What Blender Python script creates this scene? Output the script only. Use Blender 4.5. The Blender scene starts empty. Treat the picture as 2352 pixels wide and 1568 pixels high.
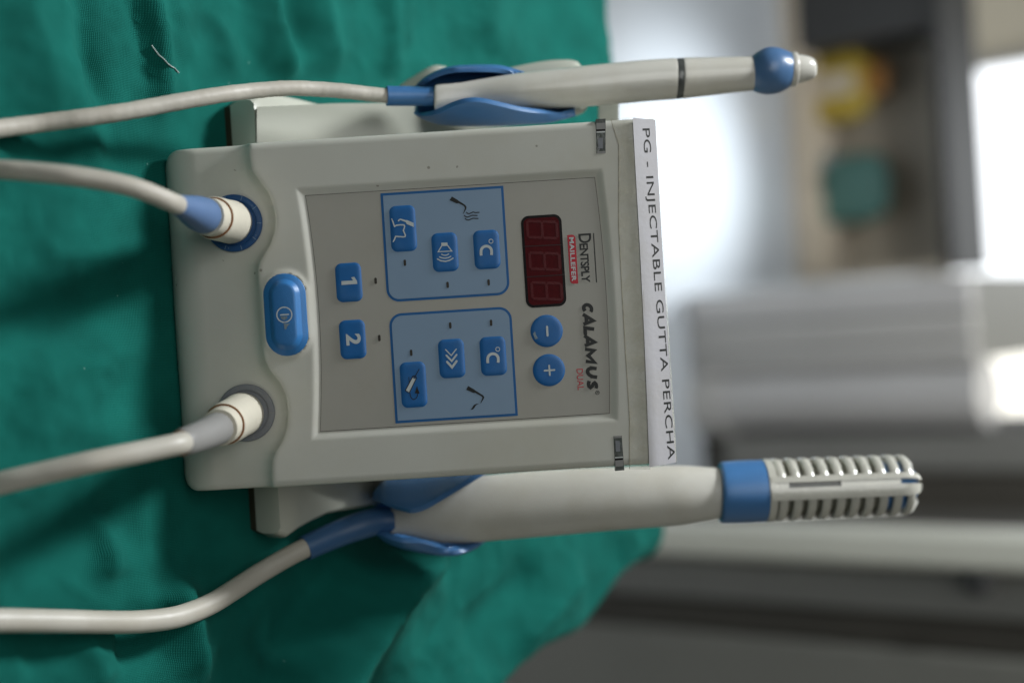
import bpy, bmesh, math, random
import numpy as np
from mathutils import Vector, Matrix, noise
random.seed(7)
scene = bpy.context.scene
col = scene.collection

# ------------------------------------------------------------------ camera, world, lamps
TH = math.radians(38)            # the camera looks down by this much
ROLL = math.radians(3.6)         # the upright device leans a little in the turned picture
LENS, SENSOR, OW = 50.0, 36.0, 2352.0
FPX = OW * LENS / SENSOR
DC = 0.575                       # camera to control face
TZ = 0.75                        # table height
HC = 0.4755                      # camera above the table
ca, sa = math.cos(ROLL), math.sin(ROLL)
ct, st = math.cos(TH), math.sin(TH)
RX = Matrix.Rotation(math.radians(90) - TH, 4, 'X')
CAM = Vector((0, 0, TZ + HC))
MD = Matrix.Translation(CAM - RX.to_3x3() @ Vector((0, 0, DC))) @ RX   # face frame: X right, Y up the face, Z towards the viewer

cam_d = bpy.data.cameras.new('camera')
cam = bpy.data.objects.new('camera', cam_d); col.objects.link(cam)
U = Vector((ca, -sa, 0)); V = Vector((sa, ca, 0))
R = Matrix(((V.x, -U.x, 0, 0), (V.y, -U.y, 0, 0), (0, 0, 1, 0), (0, 0, 0, 1)))
cam.matrix_world = Matrix.Translation(CAM) @ RX @ R
cam_d.lens = LENS; cam_d.sensor_width = SENSOR; cam_d.sensor_fit = 'HORIZONTAL'
cam_d.clip_start = 0.02; cam_d.clip_end = 60
cam_d.dof.use_dof = True; cam_d.dof.focus_distance = DC; cam_d.dof.aperture_fstop = 3.4
scene.camera = cam

world = bpy.data.worlds.new('World'); scene.world = world; world.use_nodes = True
bg = world.node_tree.nodes['Background']
bg.inputs['Color'].default_value = (0.86, 0.93, 1.0, 1); bg.inputs['Strength'].default_value = 0.05
scene.view_settings.view_transform = 'Standard'
scene.view_settings.look = 'None'
scene.view_settings.exposure = 0.0
scene.view_settings.gamma = 1.0

def area(name, loc, target, size, power, color, sy=None):
    d = bpy.data.lights.new(name, 'AREA'); d.energy = power; d.color = color
    d.shape = 'RECTANGLE'; d.size = size; d.size_y = sy or size
    o = bpy.data.objects.new(name, d); col.objects.link(o)
    o.location = loc
    o.rotation_euler = (Vector(target) - Vector(loc)).to_track_quat('-Z', 'Y').to_euler()
    return o
area('window_light', (-0.62, 1.06, 1.78), (0.0, 0.45, 0.78), 0.22, 21.5, (0.95, 0.98, 1.0), 0.2)
area('ceiling_light', (-0.45, -0.35, 2.6), (0.0, 0.5, 0.75), 1.3, 9.8, (0.99, 1.0, 0.97), 0.9)
area('room_fill', (0.25, 1.25, 2.6), (0.0, 2.45, 0.2), 1.0, 8.5, (1.0, 0.98, 0.95), 0.6).data.spread = math.radians(75)  # added fill lamp, brightens the furniture fronts at the back
def spot(name, loc, target, power, deg, blend):
    d = bpy.data.lights.new(name, 'SPOT'); d.energy = power; d.spot_size = math.radians(deg); d.spot_blend = blend
    d.color = (0.95, 0.98, 1.0); d.shadow_soft_size = 0.08
    o = bpy.data.objects.new(name, d); col.objects.link(o); o.location = loc
    o.rotation_euler = (Vector(target) - Vector(loc)).to_track_quat('-Z', 'Y').to_euler(); return o
spot('floor_patch_spot', (-0.5, 3.0, 2.5), (-0.27, 2.05, 0.0), 760, 12.5, 1.0)  # added spot lamp that makes the blown-out pool on the floor

# ------------------------------------------------------------------ picture measures to places
def P(ix, iy, z=0.0):
    X = iy - 784.0; Y = ix - 1176.0
    s = (DC - z) / FPX
    return Vector(((X * ca + Y * sa) * s, (-X * sa + Y * ca) * s, z))
def rdir(ix, iy):
    p = P(ix, iy, DC - 1.0)
    d = RX.to_3x3() @ Vector((p.x, p.y, -1.0))
    return d
def on_z(ix, iy, h):                      # where the sight line meets a level plane
    d = rdir(ix, iy); return CAM + d * ((h - CAM.z) / d.z)
def on_y(ix, iy, y):                      # where it meets an upright plane across the room
    d = rdir(ix, iy); return CAM + d * (y / d.y)
def ZB(x0, y0, x1, y1, w):
    k = (x1 - x0) / w
    return lambda a, b: ((x0 + a * k) / 1.7415, (y0 + b * k) / 1.7415)
Z1 = ZB(1150, 650, 2750, 1750, 2281)
Z2 = ZB(1500, 700, 2100, 1250, 1711)
Z3 = ZB(1500, 1200, 2100, 1750, 1711)
ZT = ZB(2250, 700, 2500, 1600, 436)
ZP = ZB(1000, 1050, 1300, 1450, 1176)
def L(zf, a, b, z=0.0):
    ix, iy = zf(a, b); return P(ix, iy, z)
def mm(zf, px):                           # length of px pixels of a view, on the face
    a = zf(0, 0)[0]; b = zf(px, 0)[0]; return (b - a) * DC / FPX

# ------------------------------------------------------------------ materials
def s2l(c):
    return tuple((v / 12.92 if v <= 0.04045 else ((v + 0.055) / 1.055) ** 2.4) for v in (x / 255.0 for x in c))
def mat(name, rgb, rough=0.45, var=0.06, scale=60, bump=0.0, bscale=400, metal=0.0, spec=0.5, sss=0.0, coat=0.0, linear=True):
    m = bpy.data.materials.new(name); m.use_nodes = True
    nt = m.node_tree; b = nt.nodes['Principled BSDF']
    rgb = rgb if linear else s2l(rgb)
    tc = nt.nodes.new('ShaderNodeTexCoord')
    if var > 0:
        n = nt.nodes.new('ShaderNodeTexNoise'); n.inputs['Scale'].default_value = scale; n.inputs['Detail'].default_value = 4
        nt.links.new(tc.outputs['Object'], n.inputs['Vector'])
        cr = nt.nodes.new('ShaderNodeValToRGB')
        cr.color_ramp.elements[0].position = 0.25; cr.color_ramp.elements[1].position = 0.75
        cr.color_ramp.elements[0].color = (*[c * (1 - var) for c in rgb], 1)
        cr.color_ramp.elements[1].color = (*[min(1, c * (1 + var)) for c in rgb], 1)
        nt.links.new(n.outputs['Fac'], cr.inputs['Fac']); nt.links.new(cr.outputs['Color'], b.inputs['Base Color'])
    else:
        b.inputs['Base Color'].default_value = (*rgb, 1)
    b.inputs['Roughness'].default_value = rough; b.inputs['Metallic'].default_value = metal
    b.inputs['Specular IOR Level'].default_value = spec
    if coat: b.inputs['Coat Weight'].default_value = coat; b.inputs['Coat Roughness'].default_value = 0.1
    if sss:
        b.inputs['Subsurface Weight'].default_value = sss; b.inputs['Subsurface Radius'].default_value = (0.004, 0.003, 0.002)
    if bump > 0:
        n2 = nt.nodes.new('ShaderNodeTexNoise'); n2.inputs['Scale'].default_value = bscale; n2.inputs['Detail'].default_value = 3
        nt.links.new(tc.outputs['Object'], n2.inputs['Vector'])
        bp = nt.nodes.new('ShaderNodeBump'); bp.inputs['Strength'].default_value = bump; bp.inputs['Distance'].default_value = 0.0006
        nt.links.new(n2.outputs['Fac'], bp.inputs['Height']); nt.links.new(bp.outputs['Normal'], b.inputs['Normal'])
    return m
def add_specks(m, colr=(0.12, 0.10, 0.07), scale=170, thr=0.035, amt=0.6):
    nt = m.node_tree; b = nt.nodes['Principled BSDF']
    src = b.inputs['Base Color'].links[0].from_socket
    tc = nt.nodes.new('ShaderNodeTexCoord')
    vo = nt.nodes.new('ShaderNodeTexVoronoi'); vo.inputs['Scale'].default_value = scale
    nt.links.new(tc.outputs['Object'], vo.inputs['Vector'])
    no = nt.nodes.new('ShaderNodeTexNoise'); no.inputs['Scale'].default_value = 35
    nt.links.new(tc.outputs['Object'], no.inputs['Vector'])
    g = nt.nodes.new('ShaderNodeMath'); g.operation = 'LESS_THAN'; g.inputs[1].default_value = thr * 3
    nt.links.new(vo.outputs['Distance'], g.inputs[0])
    g2 = nt.nodes.new('ShaderNodeMath'); g2.operation = 'GREATER_THAN'; g2.inputs[1].default_value = 0.62
    nt.links.new(no.outputs['Fac'], g2.inputs[0])
    mu = nt.nodes.new('ShaderNodeMath'); mu.operation = 'MULTIPLY'
    nt.links.new(g.outputs[0], mu.inputs[0]); nt.links.new(g2.outputs[0], mu.inputs[1])
    mu2 = nt.nodes.new('ShaderNodeMath'); mu2.operation = 'MULTIPLY'; mu2.inputs[1].default_value = amt
    nt.links.new(mu.outputs[0], mu2.inputs[0])
    mx = nt.nodes.new('ShaderNodeMix'); mx.data_type = 'RGBA'
    nt.links.new(mu2.outputs[0], mx.inputs['Factor']); nt.links.new(src, mx.inputs['A'])
    mx.inputs['B'].default_value = (*colr, 1)
    nt.links.new(mx.outputs['Result'], b.inputs['Base Color'])

def add_tint(m, colr, scale, amt, lo=0.45, hi=0.72):
    nt = m.node_tree; b = nt.nodes['Principled BSDF']; src = b.inputs['Base Color'].links[0].from_socket
    tc = nt.nodes.new('ShaderNodeTexCoord'); no = nt.nodes.new('ShaderNodeTexNoise'); no.inputs['Scale'].default_value = scale; no.inputs['Detail'].default_value = 7; no.inputs['Roughness'].default_value = 0.65
    nt.links.new(tc.outputs['Object'], no.inputs['Vector'])
    mr = nt.nodes.new('ShaderNodeMapRange'); mr.inputs['From Min'].default_value = lo; mr.inputs['From Max'].default_value = hi; mr.inputs['To Max'].default_value = amt
    nt.links.new(no.outputs['Fac'], mr.inputs['Value'])
    mx = nt.nodes.new('ShaderNodeMix'); mx.data_type = 'RGBA'; nt.links.new(mr.outputs['Result'], mx.inputs['Factor']); nt.links.new(src, mx.inputs['A']); mx.inputs['B'].default_value = (*colr, 1)
    nt.links.new(mx.outputs['Result'], b.inputs['Base Color'])
    rg = nt.nodes.new('ShaderNodeMapRange'); r0 = b.inputs['Roughness'].default_value
    rg.inputs['From Min'].default_value = 0.3; rg.inputs['From Max'].default_value = 0.7; rg.inputs['To Min'].default_value = r0 * 0.8; rg.inputs['To Max'].default_value = min(1, r0 * 1.25)
    nt.links.new(no.outputs['Fac'], rg.inputs['Value']); nt.links.new(rg.outputs['Result'], b.inputs['Roughness'])
M_white = mat('housing_plastic', (0.59, 0.585, 0.525), 0.40, 0.05, 22, 0.05, 2200); add_specks(M_white)
add_tint(M_white, (0.50, 0.47, 0.36), 14, 0.45)
M_base = mat('base_plastic', (0.52, 0.53, 0.455), 0.25, 0.04, 25, 0.05, 900)
M_hand = mat('handpiece_plastic', (0.57, 0.555, 0.50), 0.2, 0.07, 40, 0.04, 700); add_specks(M_hand, scale=120)
M_hand_matt = mat('grip_plastic', (0.555, 0.54, 0.485), 0.45, 0.05, 40, 0.06, 700); add_specks(M_hand_matt, scale=120)
M_cable = mat('cable_jacket', (0.48, 0.45, 0.39), 0.48, 0.10, 45, 0.3, 260)
M_cable2 = mat('smooth_cable_jacket', (0.50, 0.475, 0.415), 0.42, 0.08, 40, 0.06, 260)
add_tint(M_cable, (0.36, 0.32, 0.25), 40, 0.5); add_tint(M_cable2, (0.38, 0.34, 0.26), 35, 0.45); add_tint(M_hand, (0.45, 0.41, 0.31), 30, 0.45); add_tint(M_hand_matt, (0.42, 0.38, 0.29), 30, 0.45)
M_cream = mat('cream_plug', (0.64, 0.60, 0.495), 0.4, 0.05, 80, 0.1, 500)
M_blue = mat('blue_rubber', (0.052, 0.165, 0.37), 0.38, 0.08, 60, 0.08, 900)
M_bulb = mat('bulb_rubber', (0.072, 0.155, 0.30), 0.3, 0.08, 60, 0.08, 900)
M_blue_soft = mat('soft_blue_sleeve', (0.10, 0.175, 0.33), 0.5, 0.08, 60, 0.08, 900)
M_blue_boot = mat('blue_boot', (0.04, 0.115, 0.25), 0.45, 0.08, 60, 0.08, 900)
M_navy = mat('navy_ring', (0.012, 0.075, 0.22), 0.35, 0.1, 150, 0.08, 900)
M_grey = mat('grey_ring', (0.20, 0.21, 0.23), 0.4, 0.1, 150, 0.1, 900)
M_greysleeve = mat('grey_sleeve', (0.25, 0.245, 0.235), 0.5, 0.08, 60, 0.08, 900)
M_amber = mat('amber_seal', (0.22, 0.085, 0.02), 0.5, 0.2, 300)
M_panel = mat('panel_film', (0.41, 0.395, 0.35), 0.36, 0.03, 30, 0.06, 3000)
M_light = mat('pale_blue_print', (0.235, 0.335, 0.46), 0.36, 0.025, 40, 0.06, 3000)
M_line = mat('blue_line_print', (0.010, 0.115, 0.33), 0.36, 0.04, 60)
M_key = mat('blue_key', (0.013, 0.130, 0.38), 0.36, 0.08, 120, 0.05, 2000)
M_power = mat('power_key', (0.032, 0.175, 0.44), 0.4, 0.08, 120, 0.1, 2000)
M_ink = mat('black_ink', (0.010, 0.012, 0.011), 0.4, 0.2, 300)
M_wink = mat('white_ink', (0.56, 0.60, 0.60), 0.4, 0.06, 300)
M_wear = mat('worn_grey_ink', (0.20, 0.26, 0.30), 0.5, 0.3, 900)
M_red = mat('red_ink', (0.50, 0.012, 0.03), 0.4, 0.1, 200)
M_led = mat('dark_led_window', (0.045, 0.040, 0.032), 0.3, 0.1, 300)
M_dblack = mat('display_border', (0.008, 0.006, 0.006), 0.2, 0.1, 300)
M_dred = mat('display_glass', (0.080, 0.006, 0.008), 0.16, 0.12, 500, 0, 0, 0, 0.4)
M_seg = mat('unlit_segment', (0.094, 0.0065, 0.009), 0.25, 0.08, 500)
M_segline = mat('digit_divider', (0.018, 0.002, 0.003), 0.3, 0.08, 500)
M_paper = mat('label_paper', (0.61, 0.60, 0.63), 0.35, 0.02, 60, 0.1, 500)
M_seam = mat('dark_seam', (0.05, 0.045, 0.038), 0.7, 0.3, 400)
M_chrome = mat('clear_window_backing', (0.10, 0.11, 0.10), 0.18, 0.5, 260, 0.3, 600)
M_pale_strip = mat('window_pale_strip', (0.6, 0.62, 0.6), 0.15, 0.3, 400)
M_smoke = mat('smoke_ring', (0.075, 0.08, 0.075), 0.12, 0.4, 260)
M_olive = mat('olive_core', (0.17, 0.17, 0.135), 0.6, 0.2, 90)
M_guard = mat('guard_plastic', (0.50, 0.49, 0.43), 0.16, 0.06, 80, 0.15, 700, 0, 0.7, 0, 0.3)
M_rubber = mat('brown_rubber', (0.040, 0.034, 0.018), 0.7, 0.2, 100)
M_grime = mat('tape_grime', (0.33, 0.29, 0.20), 0.6, 0.5, 500)
M_thread = mat('thread_fibre', (0.34, 0.42, 0.40), 0.8, 0.2, 900)

add_tint(M_key, (0.035, 0.15, 0.36), 90, 0.5); add_tint(M_panel, (0.34, 0.315, 0.26), 30, 0.4); add_tint(M_paper, (0.52, 0.49, 0.44), 60, 0.4)
m = bpy.data.materials.new('clear_tape'); m.use_nodes = True; nt = m.node_tree
b = nt.nodes['Principled BSDF']; b.inputs['Base Color'].default_value = (0.75, 0.70, 0.55, 1); b.inputs['Roughness'].default_value = 0.14
tcn = nt.nodes.new('ShaderNodeTexCoord'); nn = nt.nodes.new('ShaderNodeTexNoise'); nn.inputs['Scale'].default_value = 160; nn.inputs['Detail'].default_value = 4
nt.links.new(tcn.outputs['Object'], nn.inputs['Vector'])
rr = nt.nodes.new('ShaderNodeMapRange'); rr.inputs['From Min'].default_value = 0.35; rr.inputs['From Max'].default_value = 0.7
rr.inputs['To Min'].default_value = 0.07; rr.inputs['To Max'].default_value = 0.3
nt.links.new(nn.outputs['Fac'], rr.inputs['Value']); nt.links.new(rr.outputs['Result'], b.inputs['Alpha'])
bpn = nt.nodes.new('ShaderNodeBump'); bpn.inputs['Strength'].default_value = 0.5; bpn.inputs['Distance'].default_value = 0.0008
nt.links.new(nn.outputs['Fac'], bpn.inputs['Height']); nt.links.new(bpn.outputs['Normal'], b.inputs['Normal'])
M_tape = m

# woven cotton drape
m = bpy.data.materials.new('green_cotton'); m.use_nodes = True; nt = m.node_tree
b = nt.nodes['Principled BSDF']; b.inputs['Roughness'].default_value = 0.85
b.inputs['Specular IOR Level'].default_value = 0.12
b.inputs['Sheen Weight'].default_value = 0.04; b.inputs['Sheen Roughness'].default_value = 0.4; b.inputs['Sheen Tint'].default_value = (0.3, 0.9, 0.75, 1)
uv = nt.nodes.new('ShaderNodeUVMap'); uv.uv_map = 'UVMap'
mpn = nt.nodes.new('ShaderNodeMapping'); mpn.inputs['Rotation'].default_value = (0, 0, math.radians(4))
nt.links.new(uv.outputs['UV'], mpn.inputs['Vector'])
wob = nt.nodes.new('ShaderNodeTexNoise'); wob.inputs['Scale'].default_value = 90; wob.inputs['Detail'].default_value = 3
nt.links.new(mpn.outputs['Vector'], wob.inputs['Vector'])
def wave(axis):
    w = nt.nodes.new('ShaderNodeTexWave'); w.wave_type = 'BANDS'; w.bands_direction = axis
    w.inputs['Scale'].default_value = 470; w.inputs['Distortion'].default_value = 4.5; w.inputs['Detail'].default_value = 1.5; w.inputs['Detail Scale'].default_value = 0.35
    nt.links.new(mpn.outputs['Vector'], w.inputs['Vector']); return w
wx, wy = wave('X'), wave('Y')
mulw = nt.nodes.new('ShaderNodeMath'); mulw.operation = 'MULTIPLY'
nt.links.new(wx.outputs['Fac'], mulw.inputs[0]); nt.links.new(wy.outputs['Fac'], mulw.inputs[1])
big = nt.nodes.new('ShaderNodeTexNoise'); big.inputs['Scale'].default_value = 45; big.inputs['Detail'].default_value = 6
nt.links.new(mpn.outputs['Vector'], big.inputs['Vector'])
add1 = nt.nodes.new('ShaderNodeMath'); add1.operation = 'MULTIPLY_ADD'; add1.inputs[1].default_value = 0.75
nt.links.new(mulw.outputs[0], add1.inputs[0]); nt.links.new(big.outputs['Fac'], add1.inputs[2])
cr = nt.nodes.new('ShaderNodeValToRGB')
cr.color_ramp.elements[0].position = 0.3; cr.color_ramp.elements[0].color = (0.0026, 0.080, 0.064, 1)
cr.color_ramp.elements[1].position = 1.0; cr.color_ramp.elements[1].color = (0.0075, 0.160, 0.128, 1)
nt.links.new(add1.outputs[0], cr.inputs['Fac']); nt.links.new(cr.outputs['Color'], b.inputs['Base Color'])
bpn = nt.nodes.new('ShaderNodeBump'); bpn.inputs['Strength'].default_value = 0.6; bpn.inputs['Distance'].default_value = 0.0005
nt.links.new(add1.outputs[0], bpn.inputs['Height']); nt.links.new(bpn.outputs['Normal'], b.inputs['Normal'])
vo = nt.nodes.new('ShaderNodeTexVoronoi'); vo.inputs['Scale'].default_value = 95; nt.links.new(mpn.outputs['Vector'], vo.inputs['Vector'])
lt = nt.nodes.new('ShaderNodeMath'); lt.operation = 'LESS_THAN'; lt.inputs[1].default_value = 0.045; nt.links.new(vo.outputs['Distance'], lt.inputs[0])
sp = nt.nodes.new('ShaderNodeSeparateColor'); nt.links.new(vo.outputs['Color'], sp.inputs['Color'])
gt = nt.nodes.new('ShaderNodeMath'); gt.operation = 'GREATER_THAN'; gt.inputs[1].default_value = 0.72; nt.links.new(sp.outputs['Red'], gt.inputs[0])
ml = nt.nodes.new('ShaderNodeMath'); ml.operation = 'MULTIPLY'; nt.links.new(lt.outputs[0], ml.inputs[0]); nt.links.new(gt.outputs[0], ml.inputs[1])
ml2 = nt.nodes.new('ShaderNodeMath'); ml2.operation = 'MULTIPLY'; ml2.inputs[1].default_value = 0.6; nt.links.new(ml.outputs[0], ml2.inputs[0])
mxl = nt.nodes.new('ShaderNodeMix'); mxl.data_type = 'RGBA'; nt.links.new(ml2.outputs[0], mxl.inputs['Factor']); nt.links.new(cr.outputs['Color'], mxl.inputs['A']); mxl.inputs['B'].default_value = (0.16, 0.34, 0.29, 1)
nt.links.new(mxl.outputs['Result'], b.inputs['Base Color'])
M_cloth = m

# room materials
M_floor = mat('glossy_floor', (0.42, 0.46, 0.50), 0.17, 0.06, 3, 0.0, 1, spec=0.9)
M_wall = mat('painted_wall', (0.74, 0.69, 0.56), 0.7, 0.04, 4)
M_steel = mat('pale_enamel', (0.43, 0.425, 0.41), 0.28, 0.04, 6)
M_lav = mat('cool_white_enamel', (0.46, 0.455, 0.45), 0.22, 0.04, 6)
M_dgrey = mat('dark_grey_enamel', (0.16, 0.16, 0.14), 0.5, 0.1, 6)
M_brown = mat('dark_brown', (0.055, 0.050, 0.040), 0.7, 0.15, 6)  # plain dark brown for cupboard and cabinet bodies and doors
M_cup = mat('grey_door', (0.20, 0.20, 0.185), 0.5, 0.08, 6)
M_post = mat('pale_post', (0.62, 0.62, 0.54), 0.45, 0.05, 6)
M_shelf = mat('taupe_board', (0.46, 0.41, 0.33), 0.6, 0.1, 6)
M_frame = mat('charcoal_frame', (0.035, 0.036, 0.036), 0.6, 0.1, 6)
M_yellow = mat('yellow_card', (0.34, 0.25, 0.03), 0.5, 0.1, 12)
M_orange = mat('amber_card', (0.30, 0.13, 0.02), 0.5, 0.1, 12)
M_teal = mat('teal_fabric', (0.055, 0.14, 0.125), 0.7, 0.1, 12)
M_slate = mat('slate_blue_fabric', (0.20, 0.25, 0.29), 0.7, 0.1, 12)
M_wood = mat('table_laminate', (0.42, 0.40, 0.36), 0.5, 0.1, 8)
def emis(name, rgb, s):
    m = bpy.data.materials.new(name); m.use_nodes = True; nt = m.node_tree
    for n in list(nt.nodes):
        if n.type != 'OUTPUT_MATERIAL': nt.nodes.remove(n)
    e = nt.nodes.new('ShaderNodeEmission'); e.inputs['Color'].default_value = (*rgb, 1); e.inputs['Strength'].default_value = s
    nt.links.new(e.outputs[0], nt.nodes['Material Output'].inputs['Surface']); return m
M_day = emis('daylit_pane', (0.93, 0.97, 1.0), 2.4)
M_daywarm = emis('warm_daylit_pane', (1.0, 0.98, 0.89), 2.0)

# ------------------------------------------------------------------ object helpers
ROOT = {}
IDM = Matrix.Identity(4)
def tag(o, label=None, cat=None, group=None, kind=None):
    if label: o['label'] = label
    if cat: o['category'] = cat
    if group: o['group'] = group
    if kind: o['kind'] = kind
def thing(name, label, cat, M, group=None):
    o = bpy.data.objects.new(name, None); col.objects.link(o)
    o.empty_display_size = 0.05
    o.matrix_world = M; ROOT[o.name] = M; tag(o, label, cat, group); return o
def smoothmesh(me, ang=40):
    me.shade_smooth()
    try: me.set_sharp_from_angle(angle=math.radians(ang))
    except Exception: pass
def part(name, vf, m, parent=None, space='D', ang=40, smooth=True):
    vs, fs = vf
    S = MD if space == 'D' else IDM
    inv = ROOT[parent.name].inverted() if parent else IDM
    T = inv @ S
    me = bpy.data.meshes.new(name)
    me.from_pydata([tuple(T @ Vector(v)) for v in vs], [], [tuple(f) for f in fs])
    me.validate(); me.update()
    o = bpy.data.objects.new(name, me); col.objects.link(o)
    bm = bmesh.new(); bm.from_mesh(me); bmesh.ops.recalc_face_normals(bm, faces=bm.faces); bm.to_mesh(me); bm.free()
    if smooth: smoothmesh(me, ang)
    me.materials.append(m)
    if parent:
        o.parent = parent; ROOT[o.name] = ROOT[parent.name]
    return o
def struct(name, vf, m, space='W', ang=40):
    o = part(name, vf, m, None, space, ang); o['kind'] = 'structure'; return o
def merge(*vfs):
    V_, F_ = [], []
    for vs, fs in vfs:
        k = len(V_); V_ += [Vector(v) for v in vs]; F_ += [tuple(i + k for i in f) for f in fs]
    return V_, F_
def catmull(pts, n):
    pts = [Vector(p) for p in pts]; out = []
    for i in range(len(pts) - 1):
        p0 = pts[i - 1] if i else pts[0] * 2 - pts[1]
        p1, p2 = pts[i], pts[i + 1]
        p3 = pts[i + 2] if i + 2 < len(pts) else p2 * 2 - p1
        for k in range(n):
            t = k / n
            out.append(0.5 * ((2 * p1) + (p2 - p0) * t + (2 * p0 - 5 * p1 + 4 * p2 - p3) * t * t + (3 * p1 - p0 - 3 * p2 + p3) * t ** 3))
    out.append(pts[-1]); return out
def tube(pts, rad, n=20, cap=True):
    pts = [Vector(p) for p in pts]
    rs = rad if isinstance(rad, (list, tuple)) else [rad] * len(pts)
    vs, fs = [], []; ref = None
    for i, p in enumerate(pts):
        t = (pts[min(i + 1, len(pts) - 1)] - pts[max(i - 1, 0)])
        if t.length < 1e-9: t = Vector((0, 0, 1))
        t.normalize()
        if ref is None: ref = Vector((0, 0, 1)) if abs(t.z) < 0.9 else Vector((1, 0, 0))
        ref = (ref - t * ref.dot(t)); ref.normalize(); q = t.cross(ref)
        for k in range(n):
            a = 2 * math.pi * k / n
            vs.append(p + (ref * math.cos(a) + q * math.sin(a)) * rs[i])
    for i in range(len(pts) - 1):
        for k in range(n):
            k2 = (k + 1) % n
            fs.append((i * n + k, i * n + k2, (i + 1) * n + k2, (i + 1) * n + k))
    if cap:
        fs.append(tuple(range(n))[::-1]); fs.append(tuple(range((len(pts) - 1) * n, len(pts) * n)))
    return vs, fs
def ringstack(rings, close0=True, close1=True):     # loft through closed outlines of equal length
    n = len(rings[0]); vs = [Vector(p) for r in rings for p in r]; fs = []
    for i in range(len(rings) - 1):
        for k in range(n):
            k2 = (k + 1) % n
            fs.append((i * n + k, i * n + k2, (i + 1) * n + k2, (i + 1) * n + k))
    if close0: fs.append(tuple(range(n))[::-1])
    if close1: fs.append(tuple(range((len(rings) - 1) * n, len(rings) * n)))
    return vs, fs
def rrect(w, h, r, n=7, radii=None):
    rs = radii or (r, r, r, r)            # tr, tl, bl, br
    out = []
    for (sx, sy, a0), rad in zip(((1, 1, 0), (-1, 1, 90), (-1, -1, 180), (1, -1, 270)), rs):
        cx, cy = sx * (w / 2 - rad), sy * (h / 2 - rad)
        for k in range(n + 1):
            a = math.radians(a0 + 90 * k / n)
            out.append((cx + rad * math.cos(a), cy + rad * math.sin(a)))
    return out
def outline(c, pts, z): return [Vector((c.x + x, c.y + y, z)) for x, y in pts]
def flat(c, pts, z): 
    vs = outline(c, pts, z); return vs, [tuple(range(len(vs)))]
def slab(poly, z0, z1):
    a = [Vector((p[0], p[1], z0)) for p in poly]; b_ = [Vector((p[0], p[1], z1)) for p in poly]
    return ringstack([a, b_])
def ribbon(pts, w, z):                    # flat printed stroke with rounded ends, widths may vary
    P2 = [Vector((p[0], p[1])) for p in pts]; n = len(P2)
    ws = w if isinstance(w, (list, tuple)) else [w] * n
    left, right = [], []
    for i in range(n):
        d0 = (P2[i] - P2[i - 1]).normalized() if i else (P2[1] - P2[0]).normalized()
        d1 = (P2[i + 1] - P2[i]).normalized() if i < n - 1 else d0
        t = (d0 + d1); t = t.normalized() if t.length > 1e-6 else d0
        nn_ = Vector((-t.y, t.x)); k = 1 / max(0.5, nn_.dot(Vector((-d0.y, d0.x))))
        left.append(P2[i] + nn_ * ws[i] / 2 * k); right.append(P2[i] - nn_ * ws[i] / 2 * k)
    vs = [Vector((p.x, p.y, z)) for p in left] + [Vector((p.x, p.y, z)) for p in right]
    fs = [(i, i + 1, n + i + 1, n + i) for i in range(n - 1)]
    out = (vs, fs)
    for i in (0, n - 1):
        r = ws[i] / 2; disk = [Vector((P2[i].x + r * math.cos(a * math.pi / 5), P2[i].y + r * math.sin(a * math.pi / 5), z + 0.00001)) for a in range(10)]
        out = merge(out, (disk, [tuple(range(10))]))
    return out
def zl(zf, lst): return [L(zf, a, b) for a, b in lst]
def stroke(zf, lst, w, z):
    ws = [mm(zf, x) for x in w] if isinstance(w, (list, tuple)) else mm(zf, w)
    return ribbon(zl(zf, lst), ws, z)
def poly(zf, lst, z): 
    vs = [L(zf, a, b) for a, b in lst]; vs = [Vector((v.x, v.y, z)) for v in vs]; return vs, [tuple(range(len(vs)))]
def arc(cx, cy, r, a0, a1, n=20, ry=None):
    ry = ry or r
    return [(cx + r * math.cos(math.radians(a0 + (a1 - a0) * k / n)), cy + ry * math.sin(math.radians(a0 + (a1 - a0) * k / n))) for k in range(n + 1)]
def loft(sections, n=28):                 # (centre, half vector across, half depth, exponent)
    rings = []
    for c, hv, dz, e in sections:
        r = []
        for k in range(n):
            a = 2 * math.pi * k / n; cx, sx_ = math.cos(a), math.sin(a)
            x = math.copysign(abs(cx) ** (2 / e), cx); y = math.copysign(abs(sx_) ** (2 / e), sx_)
            r.append(c + hv * x + Vector((0, 0, 1)) * dz * y)
        rings.append(r)
    return rings
def sec(ix, t, b_, z, kd=1.0, e=2.0):
    a, c = P(ix, t, z), P(ix, b_, z); hv = (c - a) / 2
    return ((a + c) / 2, hv, hv.length * kd, e)
def interp_secs(secs, n):
    out = []
    for i in range(len(secs) - 1):
        for k in range(n):
            t = k / n; q = []
            for j in range(4):
                f = lambda i_: secs[max(0, min(len(secs) - 1, i_))][j]
                p0, p1, p2, p3 = f(i - 1), f(i), f(i + 1), f(i + 2)
                q.append(0.5 * ((2 * p1) + (p2 - p0) * t + (2 * p0 - 5 * p1 + 4 * p2 - p3) * t * t + (3 * p1 - p0 - 3 * p2 + p3) * t ** 3))
            out.append(tuple(q))
    out.append(secs[-1]); return out
_fc = {}
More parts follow.
